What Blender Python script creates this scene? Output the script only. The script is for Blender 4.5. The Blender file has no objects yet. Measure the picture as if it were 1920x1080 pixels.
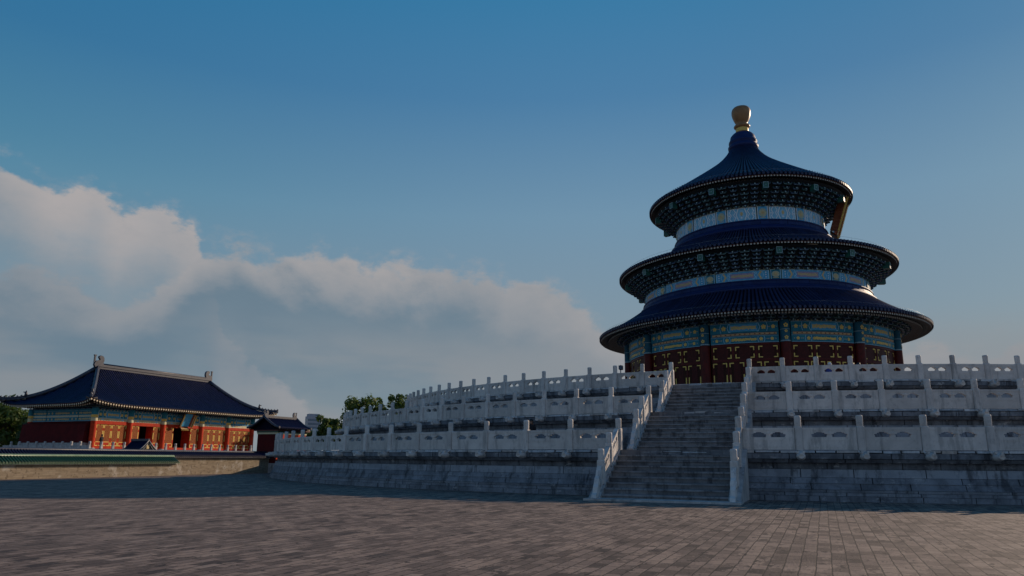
import bpy, bmesh, math, random
from mathutils import Vector, Matrix
from mathutils.geometry import tessellate_polygon
R = math.radians
sin, cos, pi = math.sin, math.cos, math.pi
random.seed(7)
S = bpy.context.scene
C = S.collection

# ------------------------------------------------------------------ camera
cam_d = bpy.data.cameras.new('camera')
cam = bpy.data.objects.new('camera', cam_d); C.objects.link(cam)
cam.location = (0, 0, 1.506)
PITCH, ROLL = 0.2079, -0.0068
cam.matrix_world = (Matrix.Translation((0, 0, 1.506)) @ Matrix.Rotation(pi/2 + PITCH, 4, 'X') @ Matrix.Rotation(-ROLL, 4, 'Z'))
cam_d.sensor_width = 36
cam_d.lens = 1352.67 / 1920 * 36
cam_d.shift_y = (573.8 - 540) / 1920
cam_d.clip_end = 6000
S.camera = cam

# ------------------------------------------------------------------ light
SUN_AZ = math.atan2(0.799, 0.602)      # from +Y towards +X
SUN_EL = R(20.5)
sd = bpy.data.lights.new('sun', 'SUN')
sd.energy = 3.5; sd.angle = R(0.5); sd.color = (1.0, 0.78, 0.58)
sun = bpy.data.objects.new('sun', sd); C.objects.link(sun)
sv = Vector((sin(SUN_AZ)*cos(SUN_EL), cos(SUN_AZ)*cos(SUN_EL), sin(SUN_EL)))
sun.rotation_euler = sv.to_track_quat('Z', 'Y').to_euler()
sun.location = (60, 40, 60)
S.view_settings.view_transform = 'Standard'
S.view_settings.look = 'None'
S.view_settings.exposure = 0.0
S.view_settings.gamma = 1.0

# ------------------------------------------------------------------ node helper
class G:
    def __init__(s, nt): s.nt = nt
    def n(s, t, **k):
        x = s.nt.nodes.new(t)
        for a, b in k.items(): setattr(x, a, b)
        return x
    def put(s, sock, v):
        if hasattr(v, 'is_output') or isinstance(v, bpy.types.NodeSocket): s.nt.links.new(v, sock)
        elif isinstance(v, (tuple, list)):
            v = tuple(v)
            if len(v) == 3 and len(sock.default_value) == 4: v = v + (1,)
            sock.default_value = v
        else: sock.default_value = v
    def m(s, op, a, b=None, c=None, clamp=False):
        x = s.n('ShaderNodeMath', operation=op); x.use_clamp = clamp
        s.put(x.inputs[0], a)
        if b is not None: s.put(x.inputs[1], b)
        if c is not None: s.put(x.inputs[2], c)
        return x.outputs[0]
    def vm(s, op, a, b=None):
        x = s.n('ShaderNodeVectorMath', operation=op); s.put(x.inputs[0], a)
        if b is not None: s.put(x.inputs[1], b)
        return x.outputs[0]
    def mix(s, f, a, b, blend='MIX'):
        x = s.n('ShaderNodeMix', data_type='RGBA', blend_type=blend)
        s.put(x.inputs[0], f); s.put(x.inputs[6], a); s.put(x.inputs[7], b)
        return x.outputs[2]
    def ss(s, v, a, b, lo=0., hi=1.):
        x = s.n('ShaderNodeMapRange', interpolation_type='SMOOTHSTEP')
        s.put(x.inputs[0], v); x.inputs[1].default_value = a; x.inputs[2].default_value = b
        x.inputs[3].default_value = lo; x.inputs[4].default_value = hi
        return x.outputs[0]
    def noise(s, vec, scale, detail=4, rough=.55, dist=0):
        x = s.n('ShaderNodeTexNoise'); s.put(x.inputs['Vector'], vec)
        x.inputs['Scale'].default_value = scale; x.inputs['Detail'].default_value = detail
        x.inputs['Roughness'].default_value = rough; x.inputs['Distortion'].default_value = dist
        return x.outputs[0]
    def sep(s, v):
        x = s.n('ShaderNodeSeparateXYZ'); s.put(x.inputs[0], v); return x.outputs
    def comb(s, a, b, c):
        x = s.n('ShaderNodeCombineXYZ')
        for i, v in enumerate((a, b, c)): s.put(x.inputs[i], v)
        return x.outputs[0]
    def curve(s, v, pts, lo, hi, vlo, vhi):
        t = s.m('DIVIDE', s.m('SUBTRACT', v, lo), hi - lo, clamp=True)
        x = s.n('ShaderNodeFloatCurve'); s.put(x.inputs[1], t)
        cv = x.mapping.curves[0]
        P = [((a - lo)/(hi - lo), (b - vlo)/(vhi - vlo)) for a, b in pts]
        cv.points[0].location = P[0]; cv.points[1].location = P[-1]
        for p in P[1:-1]: cv.points.new(*p)
        for p in cv.points: p.handle_type = 'VECTOR'
        x.mapping.update()
        return s.m('ADD', s.m('MULTIPLY', x.outputs[0], vhi - vlo), vlo)

# ------------------------------------------------------------------ world: sky and clouds by direction
W = bpy.data.worlds.new('World'); S.world = W; W.use_nodes = True
nt = W.node_tree; nt.nodes.clear(); g = G(nt)
sky = g.n('ShaderNodeTexSky', sky_type='NISHITA'); sky.sun_disc = False
sky.sun_elevation = SUN_EL; sky.sun_rotation = SUN_AZ
sky.altitude = 50; sky.air_density = 1.0; sky.dust_density = 1.2; sky.ozone_density = 3.0
SKY = 0.1
tc = g.n('ShaderNodeTexCoord')
D = tc.outputs['Generated']
dx, dy, dz = g.sep(D)
az = g.m('MULTIPLY', g.m('ARCTAN2', dx, dy), 180/pi)
el = g.m('MULTIPLY', g.m('ARCSINE', dz), 180/pi)
base = sky.outputs[0]
k = 1 / SKY
def col(r, gg, b): return (r*k, gg*k, b*k)
# the clear sky: the physical sky graded towards the photograph's teal blue, paler low down
gr = g.n('ShaderNodeValToRGB'); cr = gr.color_ramp
stops = ((0, (.225, .265, .295)), (.10, (.225, .283, .325)), (.21, (.165, .285, .395)), (.31, (.072, .205, .372)), (.40, (.036, .190, .368)), (.5, (.010, .125, .30)), (.75, (.005, .095, .25)), (1, (.004, .08, .22)))
cr.elements[0].position = 0; cr.elements[0].color = stops[0][1] + (1,)
cr.elements[1].position = 1; cr.elements[1].color = stops[-1][1] + (1,)
for pos, c in stops[1:-1]:
    e_ = cr.elements.new(pos); e_.color = c + (1,)
g.put(gr.inputs[0], g.m('DIVIDE', el, 90, clamp=True))
grad = g.mix(1.0, gr.outputs[0], (k, k, k), 'MULTIPLY')
left = g.m('MULTIPLY', g.ss(az, 10, -55), g.ss(el, 8, 22))
grad = g.mix(left, grad, g.mix(1.0, grad, (.42, .80, .87), 'MULTIPLY'))
right = g.m('MULTIPLY', g.ss(az, 5, 50), .8)
grad = g.mix(right, grad, g.mix(1.0, grad, (.92, .86, .88), 'MULTIPLY'))
# opposite the sun, behind the viewer: a wide bank of pale glow low down, added out of view to lighten the marble; deep blue above it
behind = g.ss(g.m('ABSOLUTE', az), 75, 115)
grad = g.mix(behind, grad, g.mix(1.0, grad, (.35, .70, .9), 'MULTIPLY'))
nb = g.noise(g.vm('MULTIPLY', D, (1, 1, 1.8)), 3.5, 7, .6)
fill_bank = g.m('MULTIPLY', behind, g.ss(g.m('ADD', el, g.m('MULTIPLY', g.m('SUBTRACT', nb, .5), 34)), 34, 22))
grad = g.mix(fill_bank, grad, g.mix(g.ss(nb, .35, .65), col(.215, .315, .44), col(.33, .43, .55)))
nish = g.mix(1.0, base, (.55, 1.0, 1.15), 'MULTIPLY')
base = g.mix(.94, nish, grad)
# layer A: heap of cumulus at the left
wob = g.vm('MULTIPLY', D, (1, 1, 1.7))
nA = g.noise(wob, 11, 9, .62)
nB = g.noise(wob, 26, 7, .6)
nC = g.noise(g.vm('MULTIPLY', D, (1, 1, 4.0)), 3.2, 4, .5)
nD = g.noise(g.vm('MULTIPLY', D, (1, 1, 2.2)), 7, 5, .5, .3)
edge = g.m('ADD', g.m('MULTIPLY', g.m('SUBTRACT', nA, .5), 3.4), g.m('MULTIPLY', g.m('SUBTRACT', nB, .5), 2.2))
nE = g.noise(g.vm('MULTIPLY', D, (1, 1, 1.5)), 4.5, 6, .55, .4)
def layer(base, pts, lo, hi, soft, thick, bright, grey, under, dim=None):
    top = g.curve(az, pts, lo, hi, 0, 40)
    d = g.m('ADD', g.m('SUBTRACT', top, el), edge)
    # feathered rim: thin veil first, body further in
    veil = g.m('MULTIPLY', g.ss(d, -.9, .9), g.m('MULTIPLY', g.ss(nB, .42, .68), .55))
    body = g.ss(g.m('ADD', d, g.m('MULTIPLY', g.m('SUBTRACT', nB, .5), 1.5)), 0, soft)
    mask = g.m('MULTIPLY', g.m('MAXIMUM', veil, body), g.ss(g.m('ABSOLUTE', az), 85, 62))
    dl = g.m('ADD', d, g.m('ADD', g.m('MULTIPLY', g.m('SUBTRACT', nE, .5), 10), g.m('MULTIPLY', g.m('SUBTRACT', nA, .5), 4)))
    if dim: dl = g.m('MULTIPLY', dl, g.ss(az, -16, 2, 1, .5))
    lit = g.ss(dl, thick, -.6)
    lit = g.m('MULTIPLY', lit, g.ss(g.m('ADD', g.m('MULTIPLY', nA, .6), g.m('MULTIPLY', nB, .4)), .30, .62, .62, 1.0))
    if dim: lit = g.m('MULTIPLY', lit, g.ss(az, dim[0], dim[1], dim[2], 1))
    c = g.mix(lit, grey, bright)
    fade = g.ss(g.m('ADD', d, g.m('MULTIPLY', g.m('SUBTRACT', nC, .5), 8)), under, under*.15)
    return g.mix(g.m('MULTIPLY', mask, fade), base, c)
base = layer(base, [(-60, 16), (-45, 19), (-39.9, 18.4), (-37.1, 18.9), (-35.3, 18.6), (-34, 17.6), (-32, 18.3), (-31.2, 18.9), (-29.5, 17.1), (-27.6, 18.0), (-26.6, 18), (-24.6, 16.9), (-23.5, 14), (-22, 9), (-10, 0), (60, 0)],
             -60, 60, 1.0, 8.0, col(.41, .385, .385), col(.21, .26, .305), 9.0)
base = layer(base, [(-60, 10.6), (-39, 12.0), (-36.3, 12.4), (-34.6, 12.9), (-31.8, 12.4), (-29.5, 10.8), (-28, 11.6), (-25.6, 13.3), (-24.1, 15.4), (-21.5, 15.9), (-20.2, 15.1), (-17, 15.4), (-13.4, 15.9), (-11.3, 15.1), (-4.8, 15.0), (-1.3, 14.6), (-.4, 13.8), (1.7, 14.2), (4.3, 13.1), (7.3, 11.1), (9.4, 8.9), (14.2, 5), (22, 5), (27, 7.4), (31, 8.2), (33, 7.4), (36, 8.4), (60, 11)],
             -60, 60, 1.3, 4.4, col(.38, .366, .37), col(.145, .212, .272), 17, (-31, -23, .55))
# long soft streaks low over the horizon
st = g.m('MULTIPLY', g.ss(nC, .38, .64), g.m('MULTIPLY', g.ss(el, 11.5, 6.5), g.ss(el, -1, 3)))
base = g.mix(g.m('MULTIPLY', st, .7), base, col(.27, .285, .305))
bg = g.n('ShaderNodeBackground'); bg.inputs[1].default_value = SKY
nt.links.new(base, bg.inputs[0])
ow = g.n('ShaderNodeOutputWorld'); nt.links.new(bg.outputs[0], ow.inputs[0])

# ------------------------------------------------------------------ materials
def mat(name, c1, c2=None, rough=.6, scale=3., metal=0., bump=0., bscale=None, tint=False, streak=0., spec=.5, stain=None, coat=0., pale=None, vary=0.):
    m = bpy.data.materials.new(name); m.use_nodes = True
    nt = m.node_tree; g = G(nt); b = nt.nodes['Principled BSDF']
    b.inputs['Roughness'].default_value = rough; b.inputs['Metallic'].default_value = metal
    b.inputs['Specular IOR Level'].default_value = spec
    if coat: b.inputs['Coat Weight'].default_value = coat; b.inputs['Coat Roughness'].default_value = .15
    geo = g.n('ShaderNodeNewGeometry'); P = geo.outputs['Position']
    c2 = c2 or tuple(x*.75 for x in c1)
    f = g.noise(P, scale, 6, .6)
    f = g.ss(f, .3, .7)
    if tint:
        a = g.n('ShaderNodeAttribute', attribute_name='tint')
        f = g.m('ADD', g.m('MULTIPLY', f, .45), g.m('MULTIPLY', a.outputs['Fac'], .55), clamp=True)
    c = g.mix(f, c2, c1)
    if streak:
        v = g.vm('MULTIPLY', P, (1, 1, .16))
        s1 = g.ss(g.noise(v, 2.6, 8, .7), .50, .64)
        c = g.mix(g.m('MULTIPLY', s1, streak), c, stain or (.02, .022, .026))
        s2 = g.ss(g.noise(P, 4.2, 9, .75), .54, .64)
        c = g.mix(g.m('MULTIPLY', s2, streak*.55), c, stain or (.03, .032, .036))
    if pale:
        s3 = g.ss(g.noise(g.vm('MULTIPLY', P, (1, 1, 1.6)), 1.9, 9, .72), .57, .66)
        c = g.mix(g.m('MULTIPLY', s3, .75), c, pale)
    if vary:
        oi = g.n('ShaderNodeObjectInfo')
        v_ = g.m('ADD', 1 - vary, g.m('MULTIPLY', oi.outputs['Random'], 2*vary))
        c = g.mix(1.0, c, g.comb(v_, v_, g.m('MULTIPLY', v_, .99)), 'MULTIPLY')
    nt.links.new(c, b.inputs['Base Color'])
    if bump:
        bn = g.n('ShaderNodeBump'); bn.inputs['Strength'].default_value = bump; bn.inputs['Distance'].default_value = .03
        nt.links.new(g.noise(P, bscale or scale*6, 8, .65), bn.inputs['Height']); nt.links.new(bn.outputs[0], b.inputs['Normal'])
    return m
M = {}
M['marble'] = mat('marble', (.70, .64, .59), (.47, .43, .40), .7, 2.2, bump=.35, tint=True, streak=.48, stain=(.17, .16, .15), vary=.14)
M['wallstone'] = mat('weathered_stone', (.31, .335, .37), (.07, .078, .092), .8, 1.6, bump=.7, bscale=9, tint=True, streak=.68, stain=(.016, .018, .022), pale=(.40, .40, .40))
M['coping'] = mat('coping_stone', (.66, .62, .58), (.26, .25, .245), .75, 3, bump=.6, bscale=10, tint=True, streak=.5, stain=(.08, .08, .08))
M['step'] = mat('step_stone', (.27, .27, .275), (.075, .078, .085), .7, 2.2, bump=.5, bscale=12, tint=True, streak=.75, stain=(.035, .035, .04))
M['joint'] = mat('joint_dark', (.03, .03, .032), None, .9)
M['tile'] = mat('blue_glaze', (.002, .003, .014), (.001, .002, .008), .75, 1.2, spec=.08, bump=.12, bscale=14)
M['rib'] = mat('blue_glaze_rib', (.016, .030, .092), (.005, .010, .034), .50, 1.6, tint=True, spec=.35)
M['ringtile'] = mat('blue_glaze_band', (.010, .030, .13), (.005, .014, .07), .55, 2.0, tint=True, spec=.25)
M['annextile'] = mat('dark_blue_glaze', (.002, .003, .016), (.002, .002, .010), .7, .8, spec=.1, bump=.1, bscale=10)
M['annexrib'] = mat('dark_blue_glaze_rib', (.012, .014, .060), (.005, .006, .026), .5, 1.2, tint=True, spec=.3)
M['ridge'] = mat('grey_blue_ridge', (.060, .064, .085), (.022, .026, .045), .45, 4, spec=.5)
M['green'] = mat('green_glaze', (.018, .095, .045), (.010, .05, .026), .3, 6)
M['greencap'] = mat('pale_green_glaze', (.20, .28, .17), (.09, .16, .09), .4, 6)
M['gold'] = mat('gold_leaf', (.82, .58, .16), (.66, .44, .10), .42, 8, metal=.12, spec=.2)
M['goldball'] = mat('gilt_bronze', (.36, .20, .085), (.26, .14, .06), .45, 2, metal=.1, spec=.3)
M['palegold'] = mat('pale_gold', (.50, .52, .36), (.34, .40, .30), .5, 6, spec=.2)
M['board_side'] = mat('board_side_brown', (.30, .095, .045), (.18, .05, .025), .5, 4, spec=.25)
M['dimgold'] = mat('dull_gold', (.62, .48, .24), (.46, .34, .16), .5, 9, metal=.2)
M['fz_blue'] = mat('frieze_blue', (.25, .58, .76), (.18, .48, .68), .55, 3, spec=.2)
M['fz_deep'] = mat('frieze_deep_blue', (.10, .42, .66), (.06, .32, .55), .5, 3, spec=.2)
M['fz_teal'] = mat('frieze_teal', (.025, .23, .30), (.015, .15, .23), .5, 2.5, spec=.2)
M['fz_dteal'] = mat('frieze_dark_teal', (.015, .12, .18), (.010, .08, .13), .5, 2.5, spec=.2)
M['fz_green'] = mat('frieze_green', (.02, .15, .11), (.012, .09, .08), .5, 3)
M['fz_white'] = mat('frieze_white', (.82, .86, .88), (.66, .74, .80), .55, 8, spec=.2)
M['fz_light'] = mat('frieze_light_blue', (.36, .64, .80), (.26, .52, .72), .55, 6, spec=.2)
M['fz_violet'] = mat('frieze_violet', (.34, .28, .42), (.22, .20, .36), .55, 8)
M['orange_strip'] = mat('frieze_orange', (.60, .36, .18), (.42, .22, .10), .55, 6)
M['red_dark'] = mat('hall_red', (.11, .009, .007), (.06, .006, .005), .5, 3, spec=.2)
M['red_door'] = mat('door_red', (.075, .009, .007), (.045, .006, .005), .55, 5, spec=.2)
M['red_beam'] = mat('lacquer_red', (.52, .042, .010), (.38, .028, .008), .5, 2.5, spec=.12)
M['red_wall'] = mat('red_plaster', (.095, .007, .008), (.065, .006, .007), .8, 1.2, spec=.15)
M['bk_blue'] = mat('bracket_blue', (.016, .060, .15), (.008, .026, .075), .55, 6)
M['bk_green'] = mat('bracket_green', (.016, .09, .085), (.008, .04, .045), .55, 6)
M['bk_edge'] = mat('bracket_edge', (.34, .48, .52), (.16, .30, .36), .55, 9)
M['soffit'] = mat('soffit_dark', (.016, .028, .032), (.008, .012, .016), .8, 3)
M['eave_red'] = mat('eave_red_board', (.11, .022, .016), (.06, .012, .012), .6, 5)
M['raft_side'] = mat('rafter_side', (.03, .045, .045), (.05, .018, .012), .6, 4)
M['raft_tip'] = mat('rafter_tip', (.66, .66, .60), (.44, .46, .42), .55, 14)
M['lit_tip'] = mat('annex_rafter_tip', (.78, .66, .46), (.55, .45, .32), .55, 14)
M['dark'] = mat('dark_inside', (.008, .008, .009), None, .9)
M['yelwhite'] = mat('yellow_white_panel', (.62, .56, .30), (.50, .47, .34), .55, 3)
M['skin'] = mat('skin', (.45, .26, .18), (.40, .22, .15), .6, 8)
M['hair'] = mat('black_hair', (.012, .010, .009), None, .5, 8)
M['cloth_dark'] = mat('dark_cloth', (.015, .015, .02), None, .85, 8)
M['cloth_blue'] = mat('blue_cloth', (.03, .06, .25), None, .85, 8)
M['cloth_grey'] = mat('grey_cloth', (.22, .22, .24), None, .85, 8)
M['cap_white'] = mat('white_cap', (.7, .7, .7), None, .8, 8)
M['leaf'] = mat('leaf_green', (.14, .20, .035), (.06, .10, .02), .6, 2.2)
M['leaf2'] = mat('leaf_dark_green', (.08, .13, .03), (.035, .07, .018), .6, 2.2)
M['bark'] = mat('bark', (.09, .065, .045), None, .9, 4, bump=.5)
M['concrete'] = mat('tower_concrete', (.42, .43, .45), (.36, .37, .40), .7, .02)
M['glass'] = mat('tower_glass', (.20, .24, .28), (.14, .18, .22), .3, .05)
M['metal'] = mat('painted_metal', (.10, .16, .26), None, .45, 4)
M['wire'] = mat('wire', (.30, .34, .38), None, .5, 4)

def leafy(m):
    nt = m.node_tree; b = nt.nodes['Principled BSDF']
    b.inputs['Subsurface Weight'].default_value = 0
    tr = nt.nodes.new('ShaderNodeBsdfTranslucent'); mx = nt.nodes.new('ShaderNodeMixShader'); mx.inputs[0].default_value = .5
    src = b.inputs['Base Color'].links[0].from_socket
    nt.links.new(src, tr.inputs[0]); nt.links.new(b.outputs[0], mx.inputs[1]); nt.links.new(tr.outputs[0], mx.inputs[2])
    nt.links.new(mx.outputs[0], nt.nodes['Material Output'].inputs[0])
leafy(M['leaf']); leafy(M['leaf2'])

E_ANG = math.atan2(.92, .39)             # the east direction of the compound, from +X
def brick_ground():
    m = bpy.data.materials.new('grey_brick_paving'); m.use_nodes = True
    nt = m.node_tree; g = G(nt); b = nt.nodes['Principled BSDF']
    geo = g.n('ShaderNodeNewGeometry')
    mp = g.n('ShaderNodeMapping', vector_type='TEXTURE'); mp.inputs['Rotation'].default_value = (0, 0, E_ANG)
    nt.links.new(geo.outputs['Position'], mp.inputs[0])
    P = mp.outputs[0]
    wv = g.n('ShaderNodeTexNoise'); wv.inputs['Scale'].default_value = .9; nt.links.new(P, wv.inputs['Vector'])
    wv2 = g.n('ShaderNodeTexNoise'); wv2.inputs['Scale'].default_value = 9; wv2.inputs['Detail'].default_value = 5; nt.links.new(P, wv2.inputs['Vector'])
    P2 = g.vm('ADD', P, g.vm('MULTIPLY', g.vm('SUBTRACT', wv.outputs['Color'], (.5, .5, .5)), (.09, .05, 0)))
    P2 = g.vm('ADD', P2, g.vm('MULTIPLY', g.vm('SUBTRACT', wv2.outputs['Color'], (.5, .5, .5)), (.035, .03, 0)))
    def brick(vec, c1, c2, mo, bw=.44, rh=.215, ms=.010):
        x = g.n('ShaderNodeTexBrick'); nt.links.new(vec, x.inputs['Vector'])
        x.inputs['Color1'].default_value = c1 + (1,); x.inputs['Color2'].default_value = c2 + (1,); x.inputs['Mortar'].default_value = mo + (1,)
        x.inputs['Scale'].default_value = 1; x.inputs['Mortar Size'].default_value = ms; x.inputs['Mortar Smooth'].default_value = .3
        x.inputs['Brick Width'].default_value = bw; x.inputs['Row Height'].default_value = rh; x.inputs['Bias'].default_value = 0
        x.offset = .5
        return x
    bk = brick(P2, (0, 0, 0), (1, 1, 1), (.5, .5, .5))
    rnd = bk.outputs['Color']; mort = bk.outputs['Fac']
    c = g.mix(g.ss(rnd, .0, 1), (.088, .072, .065), (.205, .170, .150))
    c = g.mix(g.ss(rnd, .95, .99), c, (.25, .215, .19))       # a few new pale bricks
    c = g.mix(g.ss(rnd, .07, .03), c, (.045, .038, .037))     # a few dark ones
    n1 = g.noise(P, .35, 6, .6); n2 = g.noise(P, 3.2, 8, .7); n3 = g.noise(g.vm('MULTIPLY', P, (.45, 1.6, 1)), 13, 6, .72)
    c = g.mix(g.m('MULTIPLY', g.ss(n1, .4, .72), .40), c, (.17, .146, .132))
    c = g.mix(g.m('MULTIPLY', g.ss(n2, .57, .66), .75), c, (.05, .044, .043))     # worn hollows
    c = g.mix(g.m('MULTIPLY', g.ss(n2, .40, .30), .5), c, (.21, .19, .175))
    c = g.mix(g.m('MULTIPLY', g.ss(n3, .56, .66), .7), c, (.048, .042, .041))
    c = g.mix(g.m('MULTIPLY', g.ss(n3, .44, .34), .5), c, (.20, .175, .158))
    n4 = g.noise(g.vm('MULTIPLY', P, (.8, 1.5, 1)), .9, 8, .68)
    c = g.mix(g.m('MULTIPLY', g.ss(n4, .53, .58), .7), c, (.27, .226, .194))
    n5 = g.noise(g.vm('MULTIPLY', P, (1, 1.7, 1)), 2.6, 7, .7)
    c = g.mix(g.m('MULTIPLY', g.ss(n5, .585, .615), .9), c, (.032, .027, .027))
    c = g.mix(1.0, c, (1.27, 1.12, 1.0), 'MULTIPLY')
    c = g.mix(g.m('MULTIPLY', mort, .85), c, (.02, .018, .018))
    nt.links.new(c, b.inputs['Base Color']); b.inputs['Roughness'].default_value = .82; b.inputs['Specular IOR Level'].default_value = .25
    h = g.m('SUBTRACT', g.m('ADD', g.m('MULTIPLY', rnd, .6), g.m('ADD', g.m('MULTIPLY', n2, .6), g.m('MULTIPLY', n3, .35))), g.m('MULTIPLY', mort, 1.0))
    bn = g.n('ShaderNodeBump'); bn.inputs['Strength'].default_value = 1.0; bn.inputs['Distance'].default_value = .035
    nt.links.new(h, bn.inputs['Height']); nt.links.new(bn.outputs[0], b.inputs['Normal'])
    return m
M['brick'] = brick_ground()

def stone_wall_mat():
    m = bpy.data.materials.new('buff_masonry'); m.use_nodes = True
    nt = m.node_tree; g = G(nt); b = nt.nodes['Principled BSDF']; b.inputs['Roughness'].default_value = .9
    tcn = g.n('ShaderNodeTexCoord'); P = tcn.outputs['Object']
    px, py, pz = g.sep(P)
    x = g.n('ShaderNodeTexBrick'); nt.links.new(g.comb(px, pz, 0), x.inputs['Vector'])
    x.inputs['Color1'].default_value = (.24, .185, .12, 1); x.inputs['Color2'].default_value = (.34, .275, .19, 1); x.inputs['Mortar'].default_value = (.27, .225, .16, 1)
    x.inputs['Scale'].default_value = 1; x.inputs['Brick Width'].default_value = .42; x.inputs['Row Height'].default_value = .11; x.inputs['Mortar Size'].default_value = .008
    n1 = g.noise(P, .7, 7, .65); n2 = g.noise(P, 4, 8, .7)
    c = g.mix(g.ss(n1, .54, .66), x.outputs[0], (.46, .41, .34))
    c = g.mix(g.m('MULTIPLY', g.ss(n2, .52, .64), .8), c, (.10, .072, .045))
    c = g.mix(g.m('MULTIPLY', g.ss(n1, .42, .30), .5), c, (.20, .15, .10))
    nt.links.new(c, b.inputs['Base Color'])
    bn = g.n('ShaderNodeBump'); bn.inputs['Strength'].default_value = .6; bn.inputs['Distance'].default_value = .03
    nt.links.new(g.m('ADD', n2, g.m('MULTIPLY', x.outputs[1], -.6)), bn.inputs['Height']); nt.links.new(bn.outputs[0], b.inputs['Normal'])
    return m
M['masonry'] = stone_wall_mat()

def lattice_mat(name, ca, cb, size):
    m = bpy.data.materials.new(name); m.use_nodes = True
    nt = m.node_tree; g = G(nt); b = nt.nodes['Principled BSDF']; b.inputs['Roughness'].default_value = .55; b.inputs['Specular IOR Level'].default_value = .15
    uv = g.n('ShaderNodeUVMap'); u, v, _ = g.sep(uv.outputs[0])
    def saw(e): return g.m('ABSOLUTE', g.m('SUBTRACT', g.m('FRACT', g.m('DIVIDE', e, size)), .5))
    a = saw(g.m('ADD', u, v)); c = saw(g.m('SUBTRACT', u, v))
    f = g.m('MINIMUM', a, c)
    k = g.ss(f, .09, .15)
    nt.links.new(g.mix(k, ca, cb), b.inputs['Base Color'])
    bn = g.n('ShaderNodeBump'); bn.inputs['Strength'].default_value = 1; bn.inputs['Distance'].default_value = .04; bn.invert = True
    nt.links.new(k, bn.inputs['Height']); nt.links.new(bn.outputs[0], b.inputs['Normal'])
    return m
M['lattice'] = lattice_mat('red_gold_lattice', (.50, .20, .05), (.22, .018, .008), .17)
M['lattice_dark'] = lattice_mat('dark_lattice', (.11, .035, .02), (.018, .006, .006), .12)

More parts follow.
